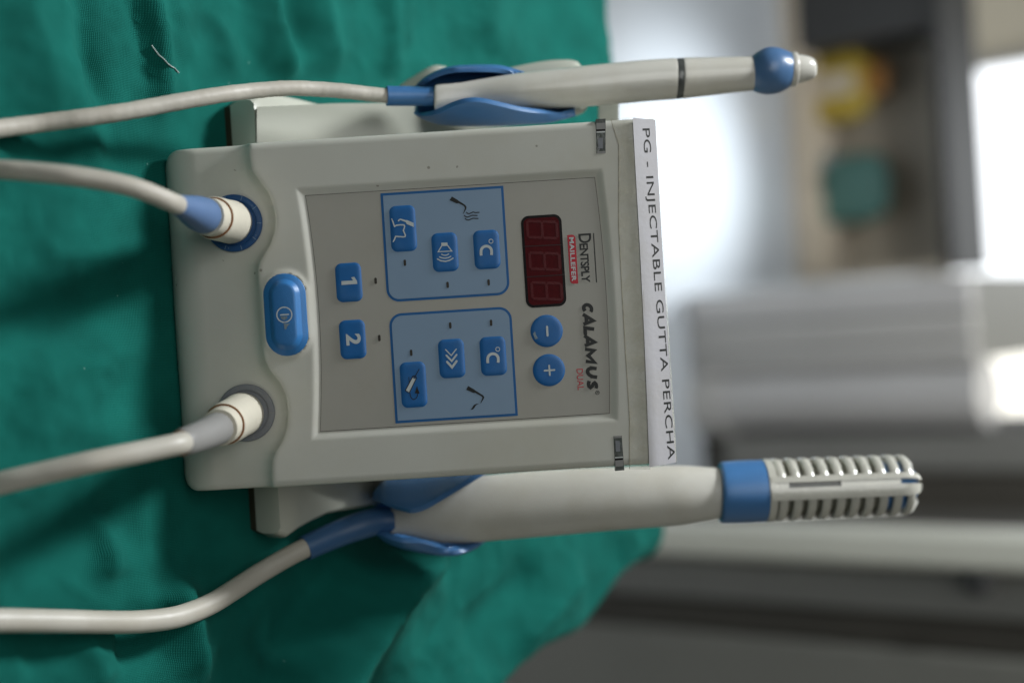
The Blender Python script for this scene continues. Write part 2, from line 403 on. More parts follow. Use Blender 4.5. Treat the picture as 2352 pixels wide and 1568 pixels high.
def glyphs(text, bold=0.0, shear=0.0, spacing=1.0):
    c = bpy.data.curves.new('lettering', 'FONT'); c.body = text; c.size = 1.0; c.offset = bold; c.shear = shear
    c.space_character = spacing; c.resolution_u = 4; c.dimensions = '2D'; c.fill_mode = 'BOTH'
    o = bpy.data.objects.new('lettering', c); col.objects.link(o)
    dg = bpy.context.evaluated_depsgraph_get()
    me = bpy.data.meshes.new_from_object(o.evaluated_get(dg))
    vs = [v.co.copy() for v in me.vertices]; fs = [tuple(p.vertices) for p in me.polygons]
    bpy.data.objects.remove(o); bpy.data.curves.remove(c); bpy.data.meshes.remove(me)
    return vs, fs
def text_at(text, c, w, h, zf, bold=0.0, shear=0.0, spacing=1.0, ang=0.0):
    vs, fs = glyphs(text, bold, shear, spacing)
    x0, x1 = min(v.x for v in vs), max(v.x for v in vs); y0, y1 = min(v.y for v in vs), max(v.y for v in vs)
    out = []
    for v in vs:
        x = ((v.x - x0) / (x1 - x0) - 0.5) * w; y = ((v.y - y0) / (y1 - y0) - 0.5) * h
        X = c.x + x * math.cos(ang) - y * math.sin(ang); Y = c.y + x * math.sin(ang) + y * math.cos(ang)
        out.append(Vector((X, Y, zf(X, Y))))
    return out, fs
def box(x0, x1, y0, y1, z0, z1):
    vs = [(x, y, z) for z in (z0, z1) for x, y in ((x0, y0), (x1, y0), (x1, y1), (x0, y1))]
    return [Vector(v) for v in vs], [(3, 2, 1, 0), (4, 5, 6, 7), (0, 1, 5, 4), (1, 2, 6, 5), (2, 3, 7, 6), (3, 0, 4, 7)]
def bevel(o, w, seg=3):
    md = o.modifiers.new('bevel', 'BEVEL'); md.width = w; md.segments = seg; md.limit_method = 'ANGLE'; return o

# ------------------------------------------------------------------ setting: floor, walls
struct('floor', ([(-5, -1.5, 0), (4, -1.5, 0), (4, 6, 0), (-5, 6, 0)], [(0, 1, 2, 3)]), M_floor)
WY = 3.1
struct('back_wall', box(-5, 4, WY + 0.06, WY + 0.2, 0, 2.7), M_wall)
struct('side_wall', box(2.2, 2.35, -1.5, WY + 0.06, 0, 2.7), M_wall)

# glazed doors in the back wall, daylight behind
def glass_door(label, x0, x1, zt, mday, nrail):
    t = thing('glass_door', label, 'glass door', Matrix.Translation(((x0 + x1) / 2, WY, 0)), 'glass doors in the back wall')
    f = 0.022
    fr = merge(box(x0, x0 + f, WY, WY + 0.055, 0.0, zt), box(x1 - f, x1, WY, WY + 0.055, 0.0, zt),
               box(x0 + f, x1 - f, WY, WY + 0.055, 0.0, 0.05), box(x0 + f, x1 - f, WY, WY + 0.055, zt - f, zt))
    part('frame', fr, M_steel, t, 'W')
    part('pane', box(x0 + f, x1 - f, WY + 0.02, WY + 0.03, 0.05, zt - f), mday, t, 'W')
pA = on_y(2300, 130, WY); pB = on_y(2300, 742, WY)
glass_door('bright daylit glass door behind the low open cabinet', pA.x, pB.x, 2.1, M_day, 1)
pC = on_y(2300, 746, WY); pD = on_y(2300, 1015, WY)
glass_door('warm daylit glass door behind the pale low cabinet', pC.x, pD.x, 2.1, M_daywarm, 1)

# low open cabinet with a yellow and a teal item
cy = 2.45
cl = on_z(1815, -60, 0).x; cr_ = on_z(1815, 648, 0).x
top = on_y(2165, 300, cy).z
t = thing('open_cabinet', 'low open-fronted taupe cabinet with a dark frame, blurred on the floor', 'cabinet', Matrix.Translation(((cl + cr_) / 2, cy, 0)))
part('back_panel', box(cl + 0.012, cr_ - 0.012, cy + 0.16, cy + 0.175, 0.02, top - 0.014), M_shelf, t, 'W')
bevel(part('bottom_shelf', box(cl, cr_, cy, cy + 0.175, 0.0, 0.03), M_shelf, t, 'W'), 0.004)
bevel(part('top_board', box(cl, cr_, cy - 0.003, cy + 0.175, top - 0.012, top + 0.008), M_frame, t, 'W'), 0.003)
for x0, mm_ in ((cl, M_frame), (cr_ - 0.012, M_shelf)):
    part('side_panel', box(x0, x0 + 0.012, cy, cy + 0.175, 0.03, top - 0.012), mm_, t, 'W')
lp = on_y(2000, 85, cy - 0.005)
part('side_panel', box(cl + 0.014, lp.x, cy + 0.002, cy + 0.15, 0.032, top - 0.014), M_frame, t, 'W')
def packet(name, label, cat, ix, iy, wpx, hpx, dep, m1, m2):
    a = on_y(ix, iy, cy + 0.09); s = (a - CAM).length / FPX
    w, h = wpx * s, hpx * s
    z0 = 0.031
    o = thing(name, label, cat, Matrix.Translation((a.x, cy + 0.09, z0)))
    zc = a.z
    rings = []
    for f, k in ((-0.5, 0.75), (-0.42, 0.98), (-0.1, 1.02), (0.25, 1.0), (0.43, 0.8), (0.5, 0.4)):
        rings.append([Vector((a.x + w / 2 * k * math.copysign(abs(math.cos(q)) ** 0.7, math.cos(q)), cy + 0.09 + dep / 2 * k * math.sin(q), max(z0, zc + f * h))) for q in [2 * math.pi * i / 24 for i in range(24)]])
    part('pouch', ringstack(rings), m1, o, 'W', 60)
    part('stand', box(a.x - w * 0.3, a.x + w * 0.3, cy + 0.06, cy + 0.12, z0, max(z0 + 0.004, zc - 0.47 * h)), M_shelf, o, 'W')
    return o
packet('yellow_pouch', 'soft yellow pouch in the left half of the open cabinet', 'pouch', 1925, 203, 150, 165, 0.05, M_yellow, M_orange)
packet('amber_pouch', 'small amber brown pouch above the yellow one in the open cabinet', 'pouch', 2005, 185, 80, 70, 0.04, M_orange, M_orange)
packet('teal_pouch', 'rounded teal bundle at the middle of the open cabinet', 'pouch', 1965, 432, 150, 165, 0.05, M_teal, M_teal)
packet('slate_pouch', 'slate blue bundle leaning against the teal bundle', 'pouch', 1888, 415, 110, 120, 0.04, M_slate, M_slate)

# pale upright furniture fronts on the right
def rbox(x0, x1, y0, y1, z0, z1, r, n=6):
    ol = rrect(x1 - x0, y1 - y0, r, n); cx, cy_ = (x0 + x1) / 2, (y0 + y1) / 2
    return ringstack([[Vector((cx + a, cy_ + b_, z)) for a, b_ in ol] for z in (z0, z1)])
def fx(iy, y, ix=1950): return on_y(ix, iy, y).x
yy = 2.04
LH = on_y(2235, 750, 2.04).z
t = thing('low_cabinet', 'low pale enamel cabinet with three flush doors, right of the open cabinet', 'cabinet', Matrix.Translation((fx(745, yy), yy, 0)))
part('body', box(fx(652, yy), fx(842, yy), yy + 0.02, yy + 0.4, 0.0, LH - 0.004), M_dgrey, t, 'W')
for a, b_, m_ in ((650, 728, M_lav), (734, 790, M_steel), (796, 842, M_steel)):
    bevel(part('door_panel', box(fx(a, yy), fx(b_, yy), yy, yy + 0.02, 0.004, LH), m_, t, 'W'), 0.006)
yy = 1.99
t = thing('round_pedestal', 'short thick pale round pedestal beside the low cabinet', 'pedestal', Matrix.Translation((fx(920, yy), yy + 0.1, 0)))
xa, xb = fx(838, yy), fx(1000, yy); rc = (xb - xa) / 2
part('shaft', ringstack([[Vector(((xa + xb) / 2 + rc * math.cos(q), yy + 0.1 + rc * math.sin(q), z)) for q in [2 * math.pi * i / 48 for i in range(48)]] for z in (0.05, on_y(2215, 920, yy).z)]), M_lav, t, 'W')
part('foot_ring', ringstack([[Vector(((xa + xb) / 2 + (rc + 0.006) * math.cos(q), yy + 0.1 + (rc + 0.006) * math.sin(q), z)) for q in [2 * math.pi * i / 48 for i in range(48)]] for z in (0.0, 0.05)]), M_steel, t, 'W')
yy = 2.05
t = thing('grey_brown_cupboard', 'grey brown cupboard behind the ribbed guard of the thick handpiece', 'cupboard', Matrix.Translation((fx(1110, yy), yy, 0)))
part('body', box(fx(1000, yy), fx(1216, yy), yy + 0.02, yy + 0.4, 0.0, 1.4), M_brown, t, 'W')  # dark brown body and right door, grey left door
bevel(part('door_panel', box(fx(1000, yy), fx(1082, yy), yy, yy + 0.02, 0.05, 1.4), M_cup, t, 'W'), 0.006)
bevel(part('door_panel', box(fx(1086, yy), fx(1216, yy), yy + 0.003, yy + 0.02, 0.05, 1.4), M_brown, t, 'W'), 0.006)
yy = 1.40
t = thing('pale_post', 'pale upright post between the grey brown cupboard and the grey cabinet', 'post', Matrix.Translation((fx(1258, yy), yy, 0)))
bevel(part('shaft', box(fx(1218, yy), fx(1298, yy), yy, yy + 0.06, 0.012, 2.0), M_post, t, 'W'), 0.008)
bevel(part('foot_plate', box(fx(1206, yy), fx(1310, yy), yy - 0.01, yy + 0.07, 0.0, 0.012), M_dgrey, t, 'W'), 0.003)
yy = 1.43
t = thing('grey_cabinet', 'dark grey cabinet with a small knob, at the far right behind the drape', 'cabinet', Matrix.Translation((fx(1430, yy), yy, 0)))
part('body', box(fx(1300, yy), fx(1700, yy), yy + 0.02, yy + 0.45, 0.0, 1.4), M_brown, t, 'W')
d1 = part('door_panel', box(fx(1300, yy), fx(1400, yy), yy, yy + 0.02, 0.05, 1.4), M_cup, t, 'W'); bevel(d1, 0.006)
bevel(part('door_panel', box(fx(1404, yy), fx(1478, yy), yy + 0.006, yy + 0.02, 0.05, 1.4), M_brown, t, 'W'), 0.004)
bevel(part('door_panel', box(fx(1482, yy), fx(1700, yy), yy, yy + 0.02, 0.05, 1.4), M_dgrey, t, 'W'), 0.006)
kp = on_y(2262, 1322, yy)
part('knob', tube([kp + Vector((0, 0.0, 0)), kp + Vector((0, -0.01, 0)), kp + Vector((0, -0.022, 0)), kp + Vector((0, -0.026, 0))], [0.012, 0.012, 0.017, 0.012], 20), M_frame, d1, 'W')

# ------------------------------------------------------------------ table and drape
t = thing('side_table', 'laminate side table under the green drape', 'table', Matrix.Translation((0, 0.45, 0)))
outl = [(-0.5, 0.02), (0.22, 0.02), (0.21, 0.50), (0.115, 0.735), (-0.5, 0.715)]
part('tabletop', ringstack([[Vector((x, y, z)) for x, y in outl] for z in (TZ - 0.03, TZ - 0.004)]), M_wood, t, 'W')
for x, y in ((-0.42, 0.08), (0.13, 0.08), (0.07, 0.62), (-0.42, 0.62)):
    part('leg', box(x, x + 0.04, y, y + 0.04, 0, TZ - 0.03), M_wood, t, 'W')

def W2(ix, iy): p = on_z(ix, iy, TZ); return np.array((p.x, p.y))
step = 0.0026
xs = np.arange(-0.46, 0.36, step); ys = np.arange(0.06, 0.90, step)
GX, GY = np.meshgrid(xs, ys)
H = np.zeros_like(GX)
def pl_dist(pts):
    best = np.full(GX.shape, 9.0); sg = np.zeros(GX.shape); tt = np.zeros(GX.shape)
    n = len(pts) - 1
    for i in range(n):
        a, b_ = pts[i], pts[i + 1]; d = b_ - a; L2 = d @ d
        u = np.clip(((GX - a[0]) * d[0] + (GY - a[1]) * d[1]) / L2, 0, 1)
        px, py = GX - a[0] - u * d[0], GY - a[1] - u * d[1]
        dist = np.hypot(px, py); s = np.sign(d[0] * py - d[1] * px)
        mk = dist < best
        best = np.where(mk, dist, best); sg = np.where(mk, s, sg); tt = np.where(mk, (i + u) / n, tt)
    return best, sg, tt
def fold(px, amp, w1, w2=None, taper=0.25):      # ridge with its two flanks of different width
    global H
    pts = [W2(*p) for p in px]
    pp = catmull([Vector((p[0], p[1], 0)) for p in pts], 6); pts = [np.array((p.x, p.y)) for p in pp]
    d, s, t_ = pl_dist(pts); w2 = w2 or w1
    w = np.where(s > 0, w1, w2)
    fade = np.clip(np.minimum(t_, 1 - t_) / taper, 0, 1) if taper > 0 else 1
    fade = fade * fade * (3 - 2 * fade) if taper > 0 else 1
    H += 1.55 * amp * (0.45 * np.exp(-(d / w) ** 2) + 0.55 * np.exp(-d / (0.75 * w))) * fade
# left part
fold([(560, -160), (590, 0), (605, 70), (640, 165), (668, 215)], 0.0085, 0.007, 0.012)
fold([(690, -160), (715, 0), (735, 90), (760, 200)], 0.006, 0.010, 0.016)
fold([(640, -120), (655, 20), (690, 150)], -0.004, 0.007)
fold([(300, -180), (318, 0), (340, 100), (356, 205), (365, 300)], 0.0055, 0.005, 0.010)
fold([(345, -100), (385, 60), (430, 170), (455, 260)], 0.003, 0.008, 0.012)
fold([(275, -120), (285, 20), (312, 130), (330, 260)], -0.0035, 0.006)
fold([(165, -150), (170, 0), (178, 110), (205, 200), (225, 260)], -0.004, 0.005, 0.009)
fold([(130, -100), (120, 60), (140, 180), (190, 330), (235, 430)], 0.004, 0.008, 0.012)
fold([(40, -100), (30, 40), (70, 160), (95, 320)], 0.0045, 0.012)
fold([(450, 20), (500, 110), (520, 200)], 0.003, 0.007)
fold([(395, 160), (425, 230), (440, 300)], 0.003, 0.005)
fold([(860, -160), (880, 0), (885, 110), (880, 190)], 0.005, 0.010, 0.006)
fold([(905, -160), (922, 10), (925, 130)], 0.004, 0.006, 0.010)
fold([(1080, -160), (1105, 0), (1110, 140)], 0.006, 0.03, 0.02)
fold([(1250, -160), (1270, 0), (1270, 160)], -0.006, 0.022)
# in front of the console
fold([(20, 560), (150, 590), (300, 585), (410, 570)], 0.004, 0.016)
fold([(10, 780), (120, 770), (240, 720), (370, 690)], -0.006, 0.014, 0.010)
fold([(20, 860), (140, 850), (260, 810), (380, 800)], 0.004, 0.014)
fold([(10, 990), (160, 980), (330, 1000)], 0.0025, 0.012)
# right part: deep folds
fold([(-40, 1290), (90, 1235), (220, 1180), (330, 1150)], -0.006, 0.013)
fold([(150, 1130), (225, 1200), (243, 1270), (246, 1340)], 0.005, 0.008, 0.006)
fold([(246, 1480), (300, 1475), (390, 1462)], -0.006, 0.008)
fold([(395, 1320), (408, 1380), (425, 1470), (440, 1600)], 0.0075, 0.007, 0.009)
fold([(180, 1440), (200, 1500), (230, 1600)], 0.005, 0.010)
fold([(470, 1230), (520, 1330), (560, 1420)], -0.004, 0.010)
fold([(540, 1270), (552, 1310), (566, 1360)], 0.003, 0.004)
fold([(965, 1215), (900, 1285), (845, 1345), (775, 1450), (712, 1560), (660, 1660)], 0.021, 0.020, 0.026, 0.12)
fold([(780, 1270), (720, 1340), (640, 1450), (600, 1600)], -0.010, 0.018, 0.014)
fold([(1230, 1290), (1130, 1380), (1040, 1500)], -0.008, 0.016, 0.012)
fold([(1340, 1290), (1250, 1390), (1150, 1510)], 0.006, 0.014)
fold([(1440, 1260), (1390, 1330), (1330, 1420)], -0.004, 0.012)
rng = np.random.default_rng(3)
for k in range(16):
    fx_, fy_ = rng.normal(0, 22, 2) if k < 8 else rng.normal(0, 60, 2)
    H += (0.0008 if k < 8 else 0.00028) * np.sin(GX * fx_ + GY * fy_ + rng.uniform(0, 6.28))
for k in range(46):
    cx, cy2 = rng.uniform(-0.24, 0.18), rng.uniform(0.28, 0.72); an = rng.uniform(0, 3.14); ln_ = rng.uniform(0.02, 0.06)
    dx, dy = math.cos(an) * ln_, math.sin(an) * ln_; bx = rng.uniform(-0.012, 0.012)
    pts = [np.array(p) for p in ((cx - dx, cy2 - dy), (cx - dy * bx * 20, cy2 + dx * bx * 20), (cx + dx, cy2 + dy))]
    d, s_, t_ = pl_dist(pts); f_ = np.clip(np.minimum(t_, 1 - t_) / 0.35, 0, 1)
    wv = rng.uniform(0.002, 0.0045)
    H += rng.choice((-1, 1, 1)) * rng.uniform(0.0008, 0.0021) * np.exp(-d / np.where(s_ > 0, wv, wv * 2.2)) * f_
W5 = [(rng.normal(0, 1, 2), rng.uniform(0, 6.28)) for _ in range(10)]
wa = np.zeros_like(GX); wb = np.zeros_like(GX)
for k, (d_, ph_) in enumerate(W5):
    f_ = 70 + 26 * k
    wa += np.sin(GX * d_[0] * f_ + GY * d_[1] * f_ + ph_ + 1.5 * np.sin(GX * 31 - GY * 23 + k)) / (1 + 0.35 * k)
    wb += np.sin(GX * d_[1] * f_ * 1.3 - GY * d_[0] * f_ * 0.8 + ph_ * 2 + 1.5 * np.sin(GX * 27 + GY * 19 + 2 * k)) / (1 + 0.35 * k)
H += 0.0011 * np.maximum(0, 1 - np.abs(wa) * 1.5) ** 1.5 + 0.0009 * np.maximum(0, 1 - np.abs(wb) * 1.5) ** 1.5
# lies flat under the console and its foot
def rect_mask(x0, x1, y0, y1, s):
    dx = np.maximum(np.maximum(x0 - GX, GX - x1), 0); dy = np.maximum(np.maximum(y0 - GY, GY - y1), 0)
    d = np.clip(np.hypot(dx, dy) / s, 0, 1); return d * d * (3 - 2 * d)
H = H * rect_mask(-0.085, 0.055, 0.37, 0.47, 0.03) * rect_mask(-0.115, 0.085, 0.40, 0.55, 0.02)
H = np.where(H < -0.0015, -0.0015 + 0.35 * (H + 0.0015), H) + 0.0022
H = np.maximum(H, -0.003)
# over the far edge and the slanting right edge
NX = np.zeros_like(GX); NY = np.zeros_like(GX)
d1 = GY - (0.722 + 0.006 * np.sin(GX * 19 + 1.0) + np.clip(GX - 0.02, 0, 1) * 0.28)
ea, eb = W2(1540, 1220), W2(1118, 1572); ed = (eb - ea) / np.linalg.norm(eb - ea); en = np.array((-ed[1], ed[0]))
if en[0] < 0: en = -en
d2 = (GX - ea[0]) * en[0] + (GY - ea[1]) * en[1] + 0.004 * np.sin(GY * 55)
kk = 0.012
e1, e2 = np.exp(np.clip(d1 / kk, -60, 40)), np.exp(np.clip(d2 / kk, -60, 40)); D = kk * np.log(e1 + e2)
w1_ = e1 / (e1 + e2); NX = (1 - w1_) * en[0]; NY = w1_ + (1 - w1_) * en[1]
ln = np.hypot(NX, NY); NX /= ln; NY /= ln
r_ = 0.012
dp = np.maximum(D, 0); hor = r_ * (1 - np.exp(-dp / r_)); drop = dp - hor
keep = D < 0.16
X_ = GX - NX * (dp - hor); Y_ = GY - NY * (dp - hor); Z_ = TZ + H * np.exp(-dp / 0.05) - drop
ripple = np.where(D > 0, np.sin((GX * ed[0] + GY * ed[1]) * 70) * 0.008 * np.clip(dp / 0.06, 0, 1), 0)
X_ += NX * ripple; Y_ += NY * ripple
ny_, nx_ = GX.shape
verts = np.stack([X_.ravel(), Y_.ravel(), Z_.ravel()], 1)
idx = np.arange(ny_ * nx_).reshape(ny_, nx_)
q = np.stack([idx[:-1, :-1], idx[:-1, 1:], idx[1:, 1:], idx[1:, :-1]], -1)
ok = keep[:-1, :-1] & keep[:-1, 1:] & keep[1:, 1:] & keep[1:, :-1]
q = q[ok]
me = bpy.data.meshes.new('surgical_drape')
me.from_pydata(verts.tolist(), [], q.tolist()); me.update(); me.shade_smooth()
uvl = me.uv_layers.new(name='UVMap'); li = np.empty(len(me.loops), dtype=np.int32); me.loops.foreach_get('vertex_index', li)
uvs = np.stack([GX.ravel()[li], GY.ravel()[li]], 1).astype(np.float32); uvl.data.foreach_set('uv', uvs.ravel())
drape = bpy.data.objects.new('surgical_drape', me); col.objects.link(drape); me.materials.append(M_cloth)
tag(drape, 'creased green cotton surgical drape spread over the table under the console', 'drape')
def cloth_z(p):
    i = int(round((p[1] - ys[0]) / step)); j = int(round((p[0] - xs[0]) / step))
    return TZ + H[max(0, min(ny_ - 1, i)), max(0, min(nx_ - 1, j))]

# loose thread on the drape
def cloth_at(x, y):
    a = (y - ys[0]) / step; b_ = (x - xs[0]) / step; i = int(a); j = int(b_); a -= i; b_ -= j
    return TZ + (H[i, j] * (1 - a) * (1 - b_) + H[i, j + 1] * (1 - a) * b_ + H[i + 1, j] * a * (1 - b_) + H[i + 1, j + 1] * a * b_)
tp = []
for c_ in catmull([Vector((a, b_, 0)) for a, b_ in ((347, 105), (356, 118), (364, 128), (373, 135), (384, 147), (396, 157), (409, 168))], 7):
    p = on_z(c_.x, c_.y, TZ + 0.004)
    for _ in range(6): p = p.lerp(on_z(c_.x, c_.y, cloth_at(p.x, p.y)), 0.6)
    tp.append(Vector((p.x, p.y, cloth_at(p.x, p.y) + 0.00045)))
o = part('loose_thread', tube(tp, 0.0003, 6), M_thread, None, 'W')
tag(o, 'short white loose thread lying on the drape near the slim handpiece cable', 'thread')

# ------------------------------------------------------------------ console
base_pt = Vector((-0.0169, 0.44, TZ + 0.003))
MC = Matrix.Translation(base_pt) @ RX
con = thing('dental_console', 'white dental heating console with blue keys and a taped name label, standing on the drape', 'console', MC)

XL, XR, YB, YT = -0.0868, 0.0530, -0.1395, 0.0632
XC = (XL + XR) / 2
wz2 = ZB(600, 500, 1400, 1400, 1394); wz3 = ZB(600, 1300, 1400, 2200, 1394)
wp = [L(wz2, *p) for p in ((684, 100), (690, 230), (703, 310), (758, 390), (818, 470), (853, 560), (870, 650), (864, 740), (834, 830), (790, 900), (757, 960), (748, 1010), (752, 1100), (762, 1250), (770, 1380))]
wp += [L(wz3, *p) for p in ((777, 60), (782, 160), (797, 250), (840, 330), (900, 400), (943, 490), (962, 600), (952, 720), (918, 810), (872, 880), (850, 940), (846, 1010), (853, 1150))]
wxs = np.array([p.x for p in wp]); wys = np.array([p.y for p in wp])
def wave_y(x): return np.interp(x, wxs, wys)
# control panel outline: arcs along the bottom and the top
pBL, pTL, pTR, pBR = L(Z1, 100, 185), L(Z1, 1755, 90), L(Z1, 1832, 1430), L(Z1, 188, 1530)
bulB, bulT = mm(Z1, 36), mm(Z1, 24)
pxl, pxr = (pBL.x + pTL.x) / 2, (pTR.x + pBR.x) / 2; pxm = (pxl + pxr) / 2; pxh = (pxr - pxl) / 2
pyb, pyt = (pBL.y + pBR.y) / 2, (pTL.y + pTR.y) / 2
def pb_y(x): return pyb + bulB * (1 - ((x - pxm) / pxh) ** 2)
def pt_y(x): return pyt + bulT * (1 - ((x - pxm) / pxh) ** 2)
pw_c = L(ZP, 565, 818); pw_w, pw_h = mm(ZP, 1296), mm(ZP, 672)     # power key: across, up
soc = [P(531, 510), P(560, 949)]
def sst(a, b_, x): t_ = np.clip((x - a) / (b_ - a), 0, 1); return t_ * t_ * (3 - 2 * t_)
LAB0 = P(1456, 300).y                        # the face tips back above this line
def face_z(x, y):
    s = y - wave_y(x)
    z = np.where(s < 0, -0.0042 * (1 - np.exp(np.minimum(s, 0) / 0.0024)), 0)
    z = z + np.where(s >= 0, -0.0006 * np.exp(-np.maximum(s, 0) / 0.0005), -0.0006 * np.exp(np.minimum(s, 0) / 0.0006) )
    for c in soc:
        d = np.hypot(x - c.x, y - c.y); z = z - 0.0016 * np.exp(-(d / 0.017) ** 4) * (s < 0)
    for sx in (-1, 1):                       # soft scallops below the sockets
        cx = XC + sx * 0.036
        z = z - 0.0012 * np.exp(-(((x - cx) / 0.022) ** 2 + ((y + 0.123) / 0.03) ** 2)) * (s < 0)
    yb = y - YB
    Rb = 0.016; e = np.clip(Rb - yb, 0, Rb); z = z - (Rb - np.sqrt(np.maximum(Rb * Rb - e * e, 0))) * 0.9
    Rs = 0.003
    for e in (np.clip(Rs - (x - XL), 0, Rs), np.clip(Rs - (XR - x), 0, Rs)):
        z = z - (Rs - np.sqrt(np.maximum(Rs * Rs - e * e, 0))) * 0.7
    sd = np.maximum(np.maximum(pxl - x, x - pxr), np.maximum(pb_y(x) - y, y - pt_y(x)))
    z = z - 0.0010 * (1 - sst(0.0, 0.0036, sd)) * (s > 0)
    qx = np.maximum(np.abs(x - pw_c.x) - (pw_w - pw_h) / 2, 0); sdp = np.hypot(qx, y - pw_c.y) - pw_h / 2
    z = z - 0.0035 * (1 - sst(-0.0013, -0.0004, sdp)) * (s > -0.0005)
    z = z + 0.0007 * np.exp(-(np.maximum(sdp, 0) / 0.0014) ** 2) * (s > 0.0008) * (sdp > -0.0004)
    z = z - np.maximum(y - LAB0, 0) * 0.27
    return z
nu = 250
u = np.linspace(0, 1, nu); u = 0.5 - 0.5 * np.cos(np.pi * (0.12 + 0.76 * u)); u = (u - u[0]) / (u[-1] - u[0])
n1, n2 = 90, 250
rows = []
xx0 = XL + (XR - XL) * u
vv = []
for i in range(n1):
    tt_ = i / n1; g = 1 - (1 - tt_) ** 1.6 if False else tt_ ** 1.25 * 0.35 + 0.65 * (1 - (1 - tt_) ** 1.4)
    y = YB + (wave_y(xx0) - 0.00005 - YB) * g; vv.append(y)
for i in range(n2 + 1):
    y = wave_y(xx0) + 0.00005 + (YT - wave_y(xx0) - 0.00005) * i / n2; vv.append(y)
Y2 = np.array(vv); X2 = np.tile(xx0, (len(vv), 1))
rbn = 0.0075
e = np.clip(rbn - (Y2 - YB), 0, rbn); ins = rbn - np.sqrt(np.maximum(rbn ** 2 - e ** 2, 0))
Zf = face_z(X2, Y2)
X3 = XC + (X2 - XC) * (1 - ins / ((XR - XL) / 2))
nr = len(vv)
vs = [Vector((X3[i, j], Y2[i, j], Zf[i, j])) for i in range(nr) for j in range(nu)]
fs = [(i * nu + j, i * nu + j + 1, (i + 1) * nu + j + 1, (i + 1) * nu + j) for i in range(nr - 1) for j in range(nu - 1)]
# skirt back to the rear edge
bd = [j for j in range(nu)] + [i * nu + nu - 1 for i in range(1, nr)] + [(nr - 1) * nu + j for j in range(nu - 2, -1, -1)] + [i * nu for i in range(nr - 2, 0, -1)]
k0 = len(vs)
back = []
for i in bd:
    v = vs[i]; yb = v.y
    yy_ = max(yb, YB + 0.012) if yb < YB + 0.03 else yb
    back.append(Vector((XC + (v.x - XC) * 0.985, YB + 0.004 + (yb - YB) * 0.975, -0.042)))
vs += back; nb = len(bd)
for k in range(nb):
    k2 = (k + 1) % nb; fs.append((bd[k2], bd[k], k0 + k, k0 + k2))
fs.append(tuple(range(k0, k0 + nb)))
housing = part('front_housing', (vs, fs), M_white, con, ang=55)

# control panel film
pan = []
for k in range(41): x = pxl + (pxr - pxl) * k / 40; pan.append((x, float(pb_y(x))))
for k in range(41): x = pxr - (pxr - pxl) * k / 40; pan.append((x, float(pt_y(x))))
PZ = -0.0007
seam = [(pxm + (x - pxm) * 1.0045, (pyb + pyt) / 2 + (y - (pyb + pyt) / 2) * 1.003) for x, y in pan]
part('panel_seam', slab(seam, PZ - 0.0012, PZ - 0.00012), M_seam, con, smooth=False)
panel = part('control_panel', slab(pan, PZ - 0.001, PZ), M_panel, con, smooth=False)

z_line, z_fill, z_ink = PZ + 0.00006, PZ + 0.00012, PZ + 0.00018
def key(ix_c, zf, w, h, r, name='key', zbase=PZ, lift=0.00045, m_=None):
    c = L(zf, *ix_c); W_, H_, R_ = mm(zf, w), mm(zf, h), mm(zf, r)
    rings = []
    for ins, z in ((0, 0.00002), (0.0, lift * 0.3), (0.0003, lift * 0.62), (0.0008, lift * 0.86), (0.0016, lift * 0.97), (0.003, lift)):
        ins = min(ins, R_ * 0.9)
        rings.append(outline(c, rrect(W_ - 2 * ins, H_ - 2 * ins, max(R_ - ins, 0.0001), 7), zbase + z))
    o = part(name, ringstack(rings), m_ or M_key, con, ang=60)
    return o, c, zbase + lift + 0.00005
def circ_key(c_, R_, lift=0.00045):
    c = L(Z1, *c_); R_ = mm(Z1, R_); rings = []
    for ins, z in ((0, 0.00002), (0.0, lift * 0.3), (0.0003, lift * 0.62), (0.0008, lift * 0.86), (0.0016, lift * 0.97), (0.003, lift)):
        rings.append([Vector((c.x + (R_ - ins) * math.cos(a), c.y + (R_ - ins) * math.sin(a), PZ + z)) for a in [2 * math.pi * k / 40 for k in range(40)]])
    return part('key', ringstack(rings), M_key, con, ang=60), c, PZ + lift + 0.00005

# the two framed fields
def field(c_, w, h, radii, label):
    c = L(Z1, *c_); W_, H_ = mm(Z1, w), mm(Z1, h); rd = [mm(Z1, r) for r in radii]; bw = mm(Z1, 14)
    f = part('framed_field', flat(c, rrect(W_, H_, 0, 8, rd), z_line), M_line, con, smooth=False)
    f['label'] = label
    part('field_fill', flat(c, rrect(W_ - 2 * bw, H_ - 2 * bw, 0, 8, [max(0.0002, r - bw) for r in rd]), z_fill), M_light, f, smooth=False)
# corners in order top-right, top-left, bottom-left, bottom-right of the upright face
field((899, 464), 622, 703, (72, 2, 2, 72), 'pale blue field marked with a heated probe')
field((945, 1153), 625, 700, (2, 72, 72, 2), 'pale blue field marked with a probe and a feather')

zkey = []
ink = lambda k, vf, m_=None: part('symbol', vf, m_ or M_wink, k, smooth=False)
# number keys
k, c, z = key((349, 683), Z1, 222, 148, 36)
ink(k, poly(Z1, [(308, 675), (396, 668), (397, 690), (398, 700)] if False else [(307, 676), (374, 672), (362, 655), (380, 651), (396, 675), (398, 692), (308, 698)], z))
k, c, z = key((371, 1008), Z1, 222, 148, 36)
ink(k, text_at('2', L(Z1, 376, 1008), mm(Z1, 66), mm(Z1, 84), lambda x, y: z, bold=0.035))
